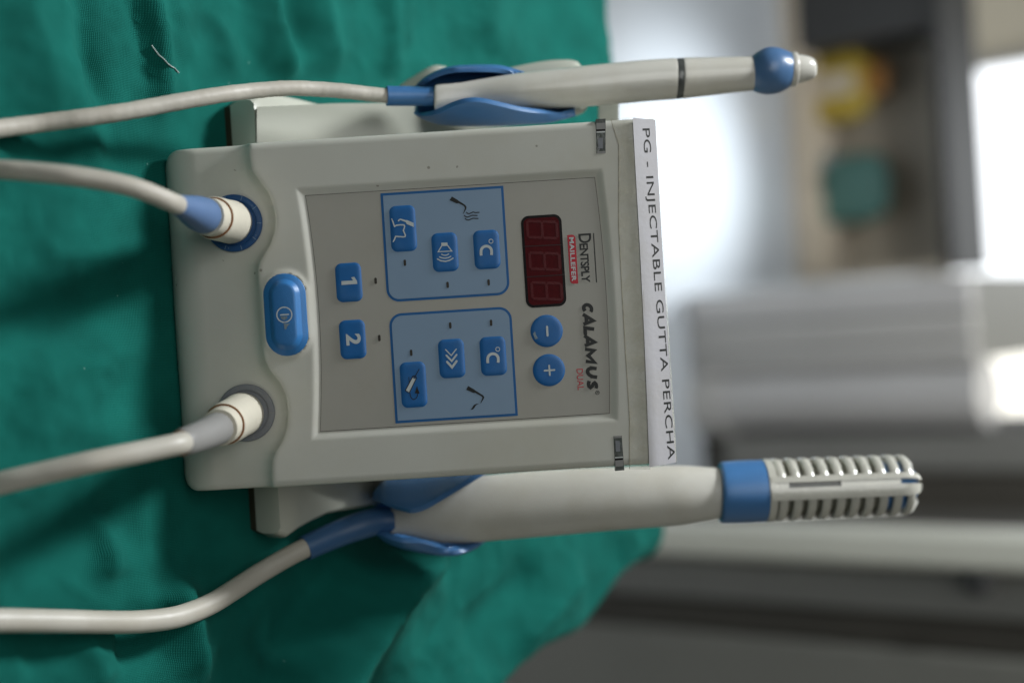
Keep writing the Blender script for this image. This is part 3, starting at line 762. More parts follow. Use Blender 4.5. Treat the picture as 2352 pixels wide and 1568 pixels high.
# tooth key
k, c, z = key((659, 376), Z1, 262, 148, 36)
ink(k, merge(stroke(Z2, [(190, 500), (203, 530), (213, 560), (222, 586), (245, 573), (285, 568), (330, 569), (338, 585), (332, 608), (323, 632), (335, 660), (346, 688), (342, 702), (322, 706), (270, 702), (235, 700), (226, 722), (218, 742), (206, 762)], [10] + [15] * 17 + [10], z),
     stroke(Z2, [(267, 523), (276, 512), (288, 506), (310, 512), (350, 526)], [14, 15, 15, 17, 22], z), poly(Z2, [(340, 522), (362, 513), (440, 546), (443, 593), (362, 560)], z)))
# speaker key
k, c, z = key((898, 511), Z1, 222, 148, 36)
ink(k, merge(poly(Z2, [(755, 772), (826, 770), (829, 808), (758, 810)], z), stroke(Z2, [(760, 808), (720, 875), (876, 867), (828, 804)], 12, z + 0.00001),
     stroke(Z2, [(760, 904), (778, 913), (800, 916), (822, 911), (840, 900)], 12, z), stroke(Z2, [(736, 935), (765, 945), (800, 949), (838, 942), (864, 927)], 13, z), stroke(Z2, [(712, 957), (750, 977), (802, 985), (852, 972), (890, 948)], 14, z)))
# temperature keys
for cc, zf, cx, cy_, ox, oy in (((1136, 496), Z2, 1270, 868, 1323, 755), ((1173, 1103), Z3, 1346, 668, 1400, 560)):
    k, c, z = key(cc, Z1, 222, 148, 36)
    cp = [(cx - 58, cy_ + 50)] + [(cx - 61, cy_ + 25)] + arc(cx, cy_, 60, 180, 360, 18, 57) + [(cx + 61, cy_ + 22), (cx + 58, cy_ + 44)]
    vf = stroke(zf, cp, 31, z)
    n_ = len(cp); vf = (vf[0][:2 * n_], vf[1][:n_ - 1])              # square ends
    ink(k, merge(vf, stroke(zf, arc(ox, oy, 23, 0, 360, 22), 9, z)))
# flow key: three chevrons growing heavier
k, c, z = key((936, 1117), Z1, 222, 148, 36)
ink(k, merge(stroke(Z3, [(805, 564), (869, 631), (927, 558)], 13, z), stroke(Z3, [(814, 630), (875, 694), (930, 623)], 21, z + 0.00001), stroke(Z3, [(823, 704), (879, 766), (930, 696)], 26, z + 0.00002)))
# gun key
k, c, z = key((718, 1266), Z1, 260, 148, 36)
ink(k, merge(poly(Z3, [(352, 1028), (434, 876), (470, 896), (388, 1050)], z)))
ink(k, merge(stroke(Z3, [(346, 1030), (430, 870)], 9, z + 0.00003), stroke(Z3, [(430, 868), (445, 862), (462, 868), (473, 886)], 10, z + 0.00003), stroke(Z3, [(473, 888), (394, 1050), (378, 1054), (348, 1034)], 9, z + 0.00003),
     stroke(Z3, [(448, 884), (480, 830), (503, 787)], 9, z + 0.00004), stroke(Z3, [(386, 878), (389, 935)], 8, z + 0.00003), stroke(Z3, [(432, 878), (446, 892), (468, 892)], 7, z + 0.00004),
     stroke(Z3, [(397, 1050), (402, 1090), (415, 1118), (440, 1133), (466, 1122), (482, 1095), (487, 1062)], 9, z + 0.00003), poly(Z3, [(478, 976), (454, 1062), (509, 1066)], z + 0.00004)), M_ink)
# minus and plus keys
k, c, z = circ_key((1478, 960), 92)
ink(k, stroke(Z1, [(1480, 936), (1483, 986)], 12, z))
ink(k, poly(Z1, [(1400, 975), (1412, 962), (1418, 984), (1430, 1002), (1412, 1008)], z), M_wear)
k, c, z = circ_key((1491, 1183), 92)
ink(k, merge(stroke(Z1, [(1466, 1186), (1522, 1182)], 10, z), stroke(Z1, [(1492, 1157), (1496, 1211)], 10, z + 0.00001)))
# little lamp windows
for a, b_ in ((669, 571), (913, 697), (1147, 683), (502, 674), (523, 1000), (705, 1084), (928, 928), (1161, 913)):
    c = L(Z1, a, b_); part('indicator_lamp', slab([(c.x + x, c.y + y) for x, y in rrect(mm(Z1, 14), mm(Z1, 36), mm(Z1, 6.9), 5)] if False else [(c.x + x, c.y + y) for x, y in rrect(mm(Z1, 36), mm(Z1, 14), mm(Z1, 6.9), 5)], z_ink - 0.0001, z_ink + 0.00003), M_led, con, smooth=False)
# probe icons printed on the fields
part('symbol', merge(poly(Z2, [(876, 244), (850, 287), (932, 324), (955, 320), (966, 308), (944, 284)], z_ink), stroke(Z2, [(945, 303), (1000, 333), (1022, 348), (1034, 366), (1032, 385), (1006, 440)], [26, 20, 20, 20, 17, 5], z_ink + 0.00002),
     stroke(Z2, [(1042, 425), (1056, 437), (1074, 441), (1095, 432), (1118, 421), (1145, 428), (1188, 425)], 12, z_ink), stroke(Z2, [(1018, 461), (1035, 475), (1055, 479), (1080, 470), (1106, 459), (1165, 461)], 12, z_ink),
     stroke(Z2, [(1028, 495), (1045, 509), (1065, 513), (1092, 503), (1116, 492), (1176, 495)], 12, z_ink)), M_ink, panel, smooth=False)
part('symbol', merge(poly(Z3, [(1062, 978), (1040, 1020), (1122, 1058), (1150, 1056), (1158, 1042), (1134, 1020)], z_ink), stroke(Z3, [(1138, 1040), (1205, 1080), (1226, 1092), (1236, 1108), (1230, 1126), (1205, 1176)], [26, 20, 20, 20, 17, 5], z_ink + 0.00002),
     poly(Z3, [(1188, 1180), (1155, 1182), (1130, 1193), (1116, 1212), (1106, 1232), (1090, 1248), (1118, 1246), (1136, 1226), (1150, 1202), (1165, 1190)], z_ink)), M_ink, panel, smooth=False)
# display
c = L(Z1, 1461, 561); W_, H_ = mm(Z1, 525), mm(Z1, 232)
disp = part('display', slab([(c.x + x, c.y + y) for x, y in rrect(W_, H_, mm(Z1, 44), 8)], PZ - 0.0003, z_line), M_dblack, con, smooth=False)
part('display_glass', flat(c, rrect(W_ - mm(Z1, 30), H_ - mm(Z1, 30), mm(Z1, 30), 8), z_line + 0.00006), M_dred, disp, smooth=False)
def digit(cz):
    c = L(Z1, *cz); w, h, sl = mm(Z1, 92), mm(Z1, 168), 0.10; sw = mm(Z1, 15); g = sw * 0.62
    out = []
    def seg(x0, y0, x1, y1):
        return ribbon([(c.x + x0 + sl * y0, c.y + y0), (c.x + x1 + sl * y1, c.y + y1)], sw, z_line + 0.00012)
    a, b_ = w / 2, h / 2
    S = [seg(-a + g, b_, a - g, b_), seg(-a + g, 0, a - g, 0), seg(-a + g, -b_, a - g, -b_), seg(-a, g, -a, b_ - g), seg(a, g, a, b_ - g), seg(-a, -b_ + g, -a, -g), seg(a, -b_ + g, a, -g)]
    return merge(*S)
for cz in ((1453, 382), (1467, 562), (1479, 732)): part('digit', digit(cz), M_seg, disp, smooth=False)
part('digit_divider', merge(stroke(Z1, [(1352, 478), (1560, 468)], 5, z_line + 0.0001), stroke(Z1, [(1364, 652), (1574, 640)], 5, z_line + 0.0001)), M_segline, disp, smooth=False)
# printed names
zf_ = lambda x, y: z_ink
def lettering(vf, m_): return part('lettering', vf, m_, panel, smooth=False)
def tc_(zf, a, b_): return L(zf, a, b_)
cc_ = tc_(ZT, 193, 1194); k_ = mm(ZT, 1)
def heavy(strokes, w=24.5):
    out = ([], [])
    for q, st_ in enumerate(strokes):
        pts = [(cc_.x + (x - 301 + 0.2 * (y - 36)) * k_, cc_.y + (y - 36) * k_) for x, y in st_]
        vf = ribbon(pts, w * k_, z_ink + 0.00001 * q); n_ = len(pts); out = merge(out, (vf[0][:2 * n_], vf[1][:n_ - 1]))
    return out
def A_(x0, w): return [[(x0 + 8, 0), (x0 + w / 2, 70), (x0 + w - 8, 0)], [(x0 + 18, 22), (x0 + w - 18, 22)]]
lettering(heavy([arc(38, 36, 27, 45, 315, 16)] + A_(74, 86) + [[(176, 72), (176, 9), (226, 9)]] + A_(224, 86) + [[(326, 0), (326, 62), (368, 18), (410, 62), (410, 0)]]
    + [[(452, 72), (452, 34)] + arc(482, 34, 26, 185, 355, 10) + [(512, 34), (512, 72)]]
    + [[(592, 58), (578, 63), (562, 61), (554, 52), (562, 42), (580, 34), (590, 22), (582, 11), (564, 9), (546, 15)]]), M_ink)
lettering(text_at('D', tc_(ZT, 157, 441), mm(ZT, 67), mm(ZT, 88), zf_, bold=0.016), M_ink)
lettering(text_at('ENTSPLY', tc_(ZT, 156, 613), mm(ZT, 272), mm(ZT, 60), zf_, bold=0.024, spacing=0.92), M_ink)
lettering(stroke(ZT, [(217, 408), (238, 746)], 7, z_ink), M_ink)
bc = tc_(ZT, 72, 587)
lettering(flat(bc, rrect(mm(ZT, 342), mm(ZT, 56), 0, 6, [mm(ZT, 4), mm(ZT, 26), mm(ZT, 4), mm(ZT, 26)]), z_ink), M_red)
lettering(text_at('MAILLEFER', bc, mm(ZT, 308), mm(ZT, 32), lambda x, y: z_ink + 0.00005, bold=0.03, spacing=1.08), M_wink)
lettering(text_at('DUAL', tc_(ZT, 124, 1425), mm(ZT, 148), mm(ZT, 44), zf_, bold=0.0), M_red)
rc_ = tc_(ZT, 244, 1517)
lettering(merge(ribbon([(rc_.x + mm(ZT, 13) * math.cos(a), rc_.y + mm(ZT, 13) * math.sin(a)) for a in [2 * math.pi * k / 18 for k in range(19)]], mm(ZT, 4), z_ink), text_at('R', rc_, mm(ZT, 12), mm(ZT, 14), zf_, bold=0.02)), M_ink)

# power key
zp = -0.0004
def stad(ins): return rrect(pw_w - 2 * ins, pw_h - 2 * ins, pw_h / 2 - ins - 1e-5, 16)
part('key_seam', slab([(pw_c.x + x, pw_c.y + y) for x, y in stad(-0.00028)], -0.003, 0.00035), M_seam, con, smooth=False)
R2 = [outline(pw_c, stad(i_), z) for i_, z in ((0, -0.002), (0, 0.0006), (0.0003, 0.0010), (0.0021, 0.0011), (0.0025, 0.0014), (0.0038, 0.0034), (0.0043, 0.0037), (0.005, 0.0038))]
pk = part('power_key', ringstack(R2), M_power, con, ang=50)
zc = 0.00395
pc = L(ZP, 563, 820)
cen = Vector((pc.x, pc.y))
part('symbol', merge(ribbon([(cen.x + mm(ZP, 117) * math.cos(a), cen.y + mm(ZP, 117) * math.sin(a)) for a in [2 * math.pi * k / 32 for k in range(33)]], mm(ZP, 19), zc), stroke(ZP, [(505, 824), (628, 815)], 21, zc + 0.00001)), M_wink, pk, smooth=False)
part('worn_patch', merge(poly(ZP, [(500, 850), (570, 846), (612, 838), (606, 880), (560, 905), (520, 890)], zc), poly(ZP, [(550, 955), (600, 962), (655, 955), (610, 1000), (592, 1045), (566, 1050), (560, 1000)], zc)), M_wear, pk, smooth=False)

# sockets
def disc_rings(c, prof, n=48): return [[Vector((c.x + r * math.cos(a), c.y + r * math.sin(a), z)) for a in [2 * math.pi * k / n for k in range(n)]] for r, z in prof]
for c, m_, nm in ((soc[0], M_navy, 'dark blue socket ring'), (soc[1], M_grey, 'grey socket ring')):
    z0 = -0.0062
    o = part('socket_ring', ringstack(disc_rings(c, ((0.0117, z0 - 0.003), (0.0117, z0 + 0.0012), (0.0114, z0 + 0.0016), (0.0098, z0 + 0.0016), (0.0091, z0 + 0.0013), (0.0089, z0 + 0.0008))), True, True), m_, con, ang=30)
    o['label'] = nm
    nb_ = []
    for k in range(10):
        a = 2 * math.pi * k / 10 + 0.25
        for da, r0, r1 in ((0, 0.0097, 0.0114),) + (((0.13, 0.0103, 0.0106),) if k % 2 else ()):
            p0 = (c.x + r0 * math.cos(a + da), c.y + r0 * math.sin(a + da)); p1 = (c.x + r1 * math.cos(a + da), c.y + r1 * math.sin(a + da))
            nb_.append(ribbon([p0, p1], 0.00022, z0 + 0.00168))
    part('tooth_mark', merge(*nb_), M_light if m_ is M_navy else M_greysleeve, o, smooth=False)

# clear windows let into the upper corners of the face
def clear_window(c0, c1, c2, c3, flip):
    zf2 = 0.00012
    pts = [P(*c) for c in (c0, c1, c2, c3)]
    w = part('light_window', slab([(p.x, p.y) for p in pts], -0.004, zf2), M_chrome, con, smooth=False)
    def lerp(u_, v_): 
        a = pts[0].lerp(pts[1], u_); b_ = pts[3].lerp(pts[2], u_); p = a.lerp(b_, v_); return (p.x, p.y)
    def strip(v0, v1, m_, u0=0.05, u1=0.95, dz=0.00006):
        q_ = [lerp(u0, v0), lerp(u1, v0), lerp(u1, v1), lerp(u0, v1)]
        part('window_strip', ([Vector((x, y, zf2 + dz)) for x, y in q_], [(0, 1, 2, 3)]), m_, w, smooth=False)  # flat strips for the dark and metallic pieces in the window
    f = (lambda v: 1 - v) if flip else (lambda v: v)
    strip(f(0.36), f(0.40), M_pale_strip); strip(f(0.12), f(0.30), M_greysleeve); strip(f(0.30), f(0.355), M_dblack)
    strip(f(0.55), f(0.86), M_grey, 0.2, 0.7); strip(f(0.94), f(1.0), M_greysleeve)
clear_window((1368, 274), (1391, 273), (1391, 352), (1370, 353), False)
clear_window((1409, 1001), (1428, 1000), (1434, 1079), (1413, 1081), True)

# label and tape across the top
def ztop(x, y): return -max(y - LAB0, 0) * 0.27
def strip_mesh(left, right, off, n=40, wav=0.0):
    vs_, fs_ = [], []
    for k in range(n + 1):
        f = k / n
        def ip(lst):
            j = min(int(f * (len(lst) - 1)), len(lst) - 2); tl = f * (len(lst) - 1) - j
            return (lst[j][0] * (1 - tl) + lst[j + 1][0] * tl, lst[j][1] * (1 - tl) + lst[j + 1][1] * tl)
        a, b_ = ip(left), ip(right)
        for m5 in range(6):
            g = m5 / 5; p = P(a[0] * (1 - g) + b_[0] * g, a[1] * (1 - g) + b_[1] * g)
            wv = wav * math.sin(f * 23 + g * 2) * (0.4 + g) + wav * 0.7 * math.sin(f * 61 + 1)
            vs_.append(Vector((p.x, p.y, ztop(p.x, p.y) + off + wv)))
    for k in range(n):
        for m5 in range(5): fs_.append((k * 6 + m5, k * 6 + m5 + 1, (k + 1) * 6 + m5 + 1, (k + 1) * 6 + m5))
    return vs_, fs_
tape = part('clear_tape', strip_mesh([(1402, 274), (1421, 330), (1421, 520), (1436, 800), (1446, 960), (1446, 1078)], [(1462, 268), (1468, 330), (1474, 520), (1484, 800), (1492, 960), (1494, 1078)], 0.00025, 60, 0.00016), M_tape, con, ang=180)
te = [P(a, b_) for a, b_ in ((1403, 276), (1421, 332), (1421.5, 420), (1421, 520), (1428, 660), (1436, 800), (1446, 960), (1446, 1076))]
part('tape_edge', ribbon([(p.x, p.y) for p in te], 0.00022, 0.0005), M_grime, tape, smooth=False)
lab = part('name_label', strip_mesh([(1453, 271), (1460, 400), (1469, 560), (1479, 760), (1486, 930), (1491, 1072)], [(1506, 274), (1513, 400), (1522, 560), (1534, 760), (1544, 930), (1554, 1062)], 0.00055, 60, 0.0), M_paper, con, ang=180)
# folded end of the label over the housing top
ed_ = []
for k in range(41):
    f = k / 40; p = P(1505.5 + 48 * f, 271 + 795 * f); zz = ztop(p.x, p.y) + 0.0005
    ed_.append([Vector((p.x, p.y, zz)), Vector((p.x, p.y + 0.0006, zz - 0.0012)), Vector((p.x, p.y + 0.0005 + 0.0002 * math.sin(k * 1.7), zz - 0.008))])
part('label_fold', ([v for r in ed_ for v in r], [(k * 3 + a, k * 3 + a + 1, k * 3 + a + 4, k * 3 + a + 3) for k in range(40) for a in (0, 1)]), M_tape, lab, ang=180)
lc = P(1511.5, 675)
part('lettering', text_at('PG - INJECTABLE GUTTA PERCHA', lc, 763 * DC / FPX, 22.5 * DC / FPX, lambda x, y: ztop(x, y) + 0.00061, bold=0.0, spacing=1.04, ang=math.radians(3.6 - 2.72)), M_ink, lab, smooth=False)

# rear body and foot
def on_foot(ix, iy, h): p = on_z(ix, iy, TZ + h); return p
FH = 0.021
fl = [on_foot(*p, FH) for p in ((600, 212), (640, 213), (690, 223), (740, 236), (830, 240), (930, 246))]
frr = [on_foot(*p, FH) for p in ((662, 1236), (691, 1216), (725, 1197), (760, 1181), (830, 1168), (930, 1150))]
fy = on_z(512, 240, TZ + 0.003).y
front = []
x0_, x1_ = fl[0].x, on_foot(662, 1238, FH).x
for k in range(13):
    f = k / 12; front.append((x0_ + 0.003 + (x1_ - x0_ - 0.006) * f, fy + 0.001))
ring = [(p.x, p.y) for p in fl[::-1]] + front + [(p.x, p.y) for p in frr] 
cxm = sum(p[0] for p in ring) / len(ring); cym = sum(p[1] for p in ring) / len(ring)
def shr(k): return [(cxm + (x - cxm) * k, cym + (y - cym) * k) for x, y in ring]
part('foot', ringstack([[Vector((x, y, z)) for x, y in shr(k)] for k, z in ((0.99, TZ + 0.0062), (1.0, TZ + 0.010), (1.0, TZ + FH - 0.005), (0.994, TZ + FH - 0.0018), (0.975, TZ + FH))]), M_base, con, 'W', 50)
part('foot_pad', ringstack([[Vector((x, y, z)) for x, y in shr(0.985)] for z in (TZ + 0.0023, TZ + 0.0062)]), M_rubber, con, 'W', 50)
ol = [(590, 246), (760, 238), (960, 236), (1080, 290), (1420, 300), (1420, 1010), (1100, 1080), (960, 1095), (590, 1115)]
ZRB = (MD.inverted() @ on_foot(604, 700, FH)).z
print('ZRB', ZRB)
rb0 = [P(a, b_, ZRB + (min(a, 1100) - 590) / 370 * (-0.070 - ZRB)) for a, b_ in ol]
def deep(p, dz, k=1.0): return Vector((p.x, p.y, p.z + dz))
# it must not sink below the drape: keep each corner above it
def clampw(v):
    w = MD @ v; w.z = max(w.z, TZ + 0.012); return MD.inverted() @ w
part('rear_body', ringstack([[clampw(deep(p, dz)) for p in rb0] for dz in (0.0, -0.003, -0.05)]), M_base, con, 'D', 40)
# arms and pale brackets behind the slim handpiece's cradle
def blob(secs, nm, m_):
    return part(nm, ringstack(loft(interp_secs(secs, 5), 24)), m_, con, ang=60)
blob([sec(918, 196, 214, -0.075, 0.6), sec(945, 178, 240, -0.075, 0.6), sec(1000, 150, 250, -0.075, 0.6), sec(1050, 165, 250, -0.075, 0.6), sec(1090, 190, 245, -0.075, 0.6)], 'holder_bracket', M_base)
blob([sec(1060, 185, 262, -0.07, 0.5), sec(1140, 163, 266, -0.07, 0.5), sec(1240, 142, 266, -0.07, 0.5), sec(1310, 138, 266, -0.07, 0.5), sec(1335, 152, 262, -0.07, 0.5), sec(1348, 190, 250, -0.07, 0.5)], 'holder_bracket', M_base)
blob([sec(1374, 215, 330, -0.07, 0.35, 3.5), sec(1380, 213, 330, -0.07, 0.35, 3.5), sec(1412, 213, 330, -0.07, 0.35, 3.5), sec(1420, 215, 330, -0.07, 0.35, 3.5)], 'holder_post', M_base)

# cradles for the handpieces
def cradle(stations, thick, label, flip=1):
    rows_ = []
    for ctrl in stations:
        rows_.append(catmull([P(a, b_, z) for a, b_, z in ctrl], 5))
    nr_ = len(rows_); nc = len(rows_[0])
    full = []
    for j in range(nc): full.append(catmull([rows_[i][j] for i in range(nr_)], 5))
    m_ = len(full[0])
    vs_ = [full[j][i] for i in range(m_) for j in range(nc)]
    fs_ = [(i * nc + j, i * nc + j + 1, (i + 1) * nc + j + 1, (i + 1) * nc + j) for i in range(m_ - 1) for j in range(nc - 1)]
    o = part('cradle', (vs_, fs_), M_blue, con, ang=180); o['label'] = label
    md = o.modifiers.new('thickness', 'SOLIDIFY'); md.thickness = thick; md.offset = 0; md.use_rim = True
    bevel(o, thick * 0.3, 2)
    return o
def st_l(ix, top, bot, rim_t, rim_b, zt, zb, zo=-0.043, zback=-0.058):
    m_ = (top + bot) / 2
    return [(ix, rim_t, zt), (ix, top, zo), (ix, top + 14, zback + 0.004), (ix, m_, zback), (ix, bot - 14, zback + 0.004), (ix, bot, zo), (ix, rim_b, zb)]
cradle([st_l(955, 205, 258, 207, 256, -0.044, -0.046), st_l(975, 185, 270, 188, 262, -0.037, -0.038), st_l(1005, 168, 280, 171, 256, -0.033, -0.030), st_l(1040, 158, 282, 162, 240, -0.031, -0.025),
        st_l(1075, 155, 283, 160, 230, -0.032, -0.0235), st_l(1110, 154, 283, 160, 231, -0.034, -0.024), st_l(1150, 156, 283, 163, 240, -0.038, -0.0265), st_l(1200, 170, 281, 178, 251, -0.045, -0.031), st_l(1260, 190, 277, 195, 257, -0.050, -0.038), st_l(1320, 205, 262, 208, 257, -0.053, -0.046)],
       0.0022, 'blue cradle holding the slim handpiece')
def st_r(ix, top, bot, rim_t, rim_b, zt, zb, zo=-0.058, zback=-0.086):
    m_ = (top + bot) / 2
    return [(ix, rim_t, zt), (ix, top, zo), (ix, top + 16, zback + 0.006), (ix, m_, zback), (ix, bot - 16, zback + 0.006), (ix, bot, zo), (ix, rim_b, zb)]
cradle([st_r(862, 1135, 1215, 1148, 1213, -0.056, -0.062), st_r(885, 1110, 1236, 1158, 1226, -0.046, -0.052), st_r(920, 1098, 1252, 1168, 1238, -0.040, -0.049), st_r(946, 1094, 1258, 1173, 1240, -0.0375, -0.050), st_r(975, 1090, 1264, 1165, 1243, -0.0375, -0.052),
        st_r(1015, 1086, 1270, 1142, 1254, -0.039, -0.055), st_r(1055, 1080, 1268, 1118, 1258, -0.043, -0.061), st_r(1090, 1072, 1254, 1096, 1248, -0.048, -0.070, -0.066), st_r(1115, 1070, 1236, 1080, 1232, -0.052, -0.078, -0.074)],
       0.0026, 'blue cradle holding the thick handpiece')

# ------------------------------------------------------------------ plugs in the sockets
def z_rest(ix, iy, r):                      # depth at which a cable of radius r lies on the drape
    d = rdir(ix, iy); p = on_z(ix, iy, TZ + 0.002 + r); dd = MD.inverted() @ p; return dd.z
def lift(a, b_, z, r): return P(a, b_, max(z, z_rest(a, b_, r * (DC - z) / FPX + 0.007)))
def pl(stn): return [P(a, b_, z) for a, b_, z, r in stn], [r * (DC - z) / FPX for a, b_, z, r in stn]
def cord(name, label, parts_, cable, mcable, cat='cord'):
    p0 = P(*parts_[0][1][0][:3]); o = thing(name, label, cat, Matrix.Translation(MD @ p0) @ RX)
    for nm, stn, m_ in parts_:
        pts, rs = pl(stn); part(nm, tube(pts, rs, 40), m_, o, ang=35)
    cp = [lift(a, b_, z, r) if a < 250 else P(a, b_, z) for a, b_, z, r in cable]
    rr_ = [r * (DC - z) / FPX for a, b_, z, r in cable]
    pts = catmull(cp, 10); rs = [rr_[min(i // 10, len(rr_) - 1)] for i in range(len(pts))]
    rs = [sum(rs[max(0, i - 6):i + 7]) / len(rs[max(0, i - 6):i + 7]) for i in range(len(rs))]
    part('cable', tube(pts, rs, 24), mcable, o, ang=60)
    return o
cord('plug_cord', 'white cord with a soft blue sleeve plugged into the dark blue socket', [
    ('plug', [(531, 510, -0.009, 50.5), (525, 508.6, 0.001, 50), (517, 507, 0.006, 49.3), (500, 503, 0.018, 50), (491, 501, 0.0225, 50), (489.5, 500.6, 0.0233, 49), (489, 500.4, 0.0236, 48.2)], M_cream),
    ('seal', [(489.5, 500.6, 0.0233, 47.9), (488.3, 500.1, 0.0240, 47.9)], M_amber),
    ('collar', [(489, 500.2, 0.0236, 43.8), (486.4, 499.2, 0.0252, 43.8), (474, 497, 0.030, 44)], M_cream),
    ('strain_relief', [(470, 495.5, 0.0300, 40), (468, 495, 0.0315, 41.5), (455, 490, 0.037, 40.5), (441, 484, 0.0435, 36), (428, 478.5, 0.050, 30), (415, 473.5, 0.056, 25.5), (409, 471, 0.059, 24.6), (408, 470.8, 0.0592, 22)], M_blue_soft)],
    [(420, 475, 0.054, 22.5), (395, 465, 0.064, 22.5), (345, 444, 0.072, 22.8), (293, 427, 0.077, 23), (220, 412, 0.081, 23.3), (146, 402, 0.084, 23.3), (60, 394, 0.084, 23), (0, 390, 0.083, 22.8), (-120, 384, 0.078, 22), (-330, 380, 0.072, 22)], M_cable)
cord('plug_cord', 'white cord with a grey sleeve plugged into the grey socket', [
    ('plug', [(559, 949.5, -0.009, 50.5), (550, 954, 0.001, 50), (541, 959.5, 0.006, 49.3), (526, 968, 0.017, 50), (518, 972.5, 0.0225, 50), (516.6, 973.2, 0.0233, 49), (516, 973.6, 0.0236, 48.2)], M_cream),
    ('seal', [(516.6, 973.2, 0.0233, 47.9), (515.2, 974.1, 0.0240, 47.9)], M_amber),
    ('collar', [(516, 973.6, 0.0236, 43.8), (512.8, 975.6, 0.0252, 43.8), (503, 982, 0.031, 43)], M_cream),
    ('strain_relief', [(501, 983, 0.0305, 36), (500, 983.6, 0.032, 37.5), (470, 997.5, 0.042, 36), (440, 1009, 0.053, 34), (425, 1014, 0.059, 33), (418, 1016, 0.061, 32), (416, 1016.6, 0.0614, 29)], M_greysleeve),
    ('seal', [(417, 1016.4, 0.0612, 30), (414, 1017.4, 0.0622, 29)], M_amber)],
    [(430, 1012.5, 0.058, 25.5), (405, 1020, 0.066, 25.7), (330, 1036, 0.074, 26), (260, 1050, 0.080, 26.2), (195, 1064, 0.084, 26.5), (100, 1086, 0.086, 27), (0, 1110, 0.086, 27.5), (-120, 1142, 0.080, 27), (-330, 1200, 0.072, 27)], M_cable2)

# ------------------------------------------------------------------ slim handpiece
Z4 = ZB(1400, 100, 3400, 700, 2352)
def s4(zx, t_, b_, z, kd=1.0, e=2.0):
    a = Z4(zx, t_); c = Z4(zx, b_); return sec(a[0], a[1], c[1], z, kd, e)
zs0, zs1 = -0.036, -0.058
def zs(zx): return zs0 + (zs1 - zs0) * (zx - 400) / 1800.0
p0 = P(998, 222, zs0)
hp = thing('slim_handpiece', 'slim glossy white handpiece with a blue bulb tip, resting in the left cradle', 'handpiece', Matrix.Translation(MD @ p0) @ RX)
def build(nm, lst, m_, kd=1.0, n=5, ang=45, parent=hp):
    S_ = [s4(zx, t_, b_, zs(zx), k_[0] if k_ else kd, k_[1] if k_ else 2.0) for zx, t_, b_, *k_ in lst]
    return part(nm, ringstack(loft(interp_secs(S_, n), 36)), m_, parent, ang=ang)
build('body', [(398, 292, 404, 0.9, 2.8), (404, 284, 410, 0.9, 2.8), (430, 279, 408, 0.9, 2.7), (520, 271, 396, 0.9, 2.5), (600, 258, 388, 0.9, 2.3), (700, 242, 392, 0.95, 2.1), (820, 224, 395, 1.0, 2.0), (1000, 204, 391, 1.0, 2.0), (1200, 184, 377, 1.0, 2.0), (1400, 166, 359, 1.0, 2.0), (1522, 159, 350, 1.0, 2.0), (1530, 162, 347, 1.0, 2.0)], M_hand)
build('clear_ring', [(1527, 164, 345), (1534, 160, 349), (1562, 158, 346), (1570, 162, 342)], M_smoke, n=2)
build('neck', [(1566, 160, 343), (1572, 156, 346), (1640, 155, 338), (1750, 153, 325), (1830, 151, 316), (1880, 150, 311), (1900, 152, 308)], M_hand)
build('bulb', [(1884, 152, 300), (1892, 146, 306), (1915, 128, 317), (1945, 112, 324), (1975, 106, 326), (2010, 108, 321), (2045, 119, 308), (2072, 133, 291), (2078, 140, 284)], M_bulb)
build('collar', [(2068, 140, 285), (2073, 132, 291), (2088, 128, 290), (2098, 130, 288), (2102, 136, 282)], M_hand, n=3)
build('tip', [(2096, 146, 272), (2104, 141, 276), (2130, 143, 270), (2160, 150, 260), (2182, 163, 250), (2190, 178, 240), (2192, 195, 228)], M_hand)
cb = [(999, 222, zs0, 22), (955, 221, zs0 + 0.001, 22.5), (910, 221, zs0 + 0.003, 22.8), (888, 220.5, zs0 + 0.004, 23)]
pts, rs = pl(cb); part('boot', tube(pts, rs, 32), M_blue, hp, ang=40)
cable = [(900, 221, zs0 + 0.0035, 16.5), (850, 216.5, zs0 + 0.007, 17), (800, 210.5, zs0 + 0.012, 17.2), (730, 205, -0.018, 17.5), (660, 203, -0.010, 17.7), (580, 209, -0.001, 18.2), (500, 219, 0.010, 18.8), (400, 236, 0.022, 19.6), (293, 256, 0.033, 20.3), (190, 271, 0.041, 20.8), (90, 284, 0.046, 21.2), (0, 295, 0.049, 21.5), (-120, 308, 0.050, 21), (-330, 330, 0.046, 21)]
cp = [lift(a, b_, z, r) if a < 250 else P(a, b_, z) for a, b_, z, r in cable]; rr_ = [r * (DC - z) / FPX for a, b_, z, r in cable]
pts = catmull(cp, 12)
rs = [np.interp(i / 12, range(len(rr_)), rr_) * (1 + 0.012 * math.sin(i * 1.9) + 0.012 * math.sin(i * 0.77)) for i in range(len(pts))]
part('cable', tube(pts, [float(r) for r in rs], 24), M_cable, hp, ang=60)

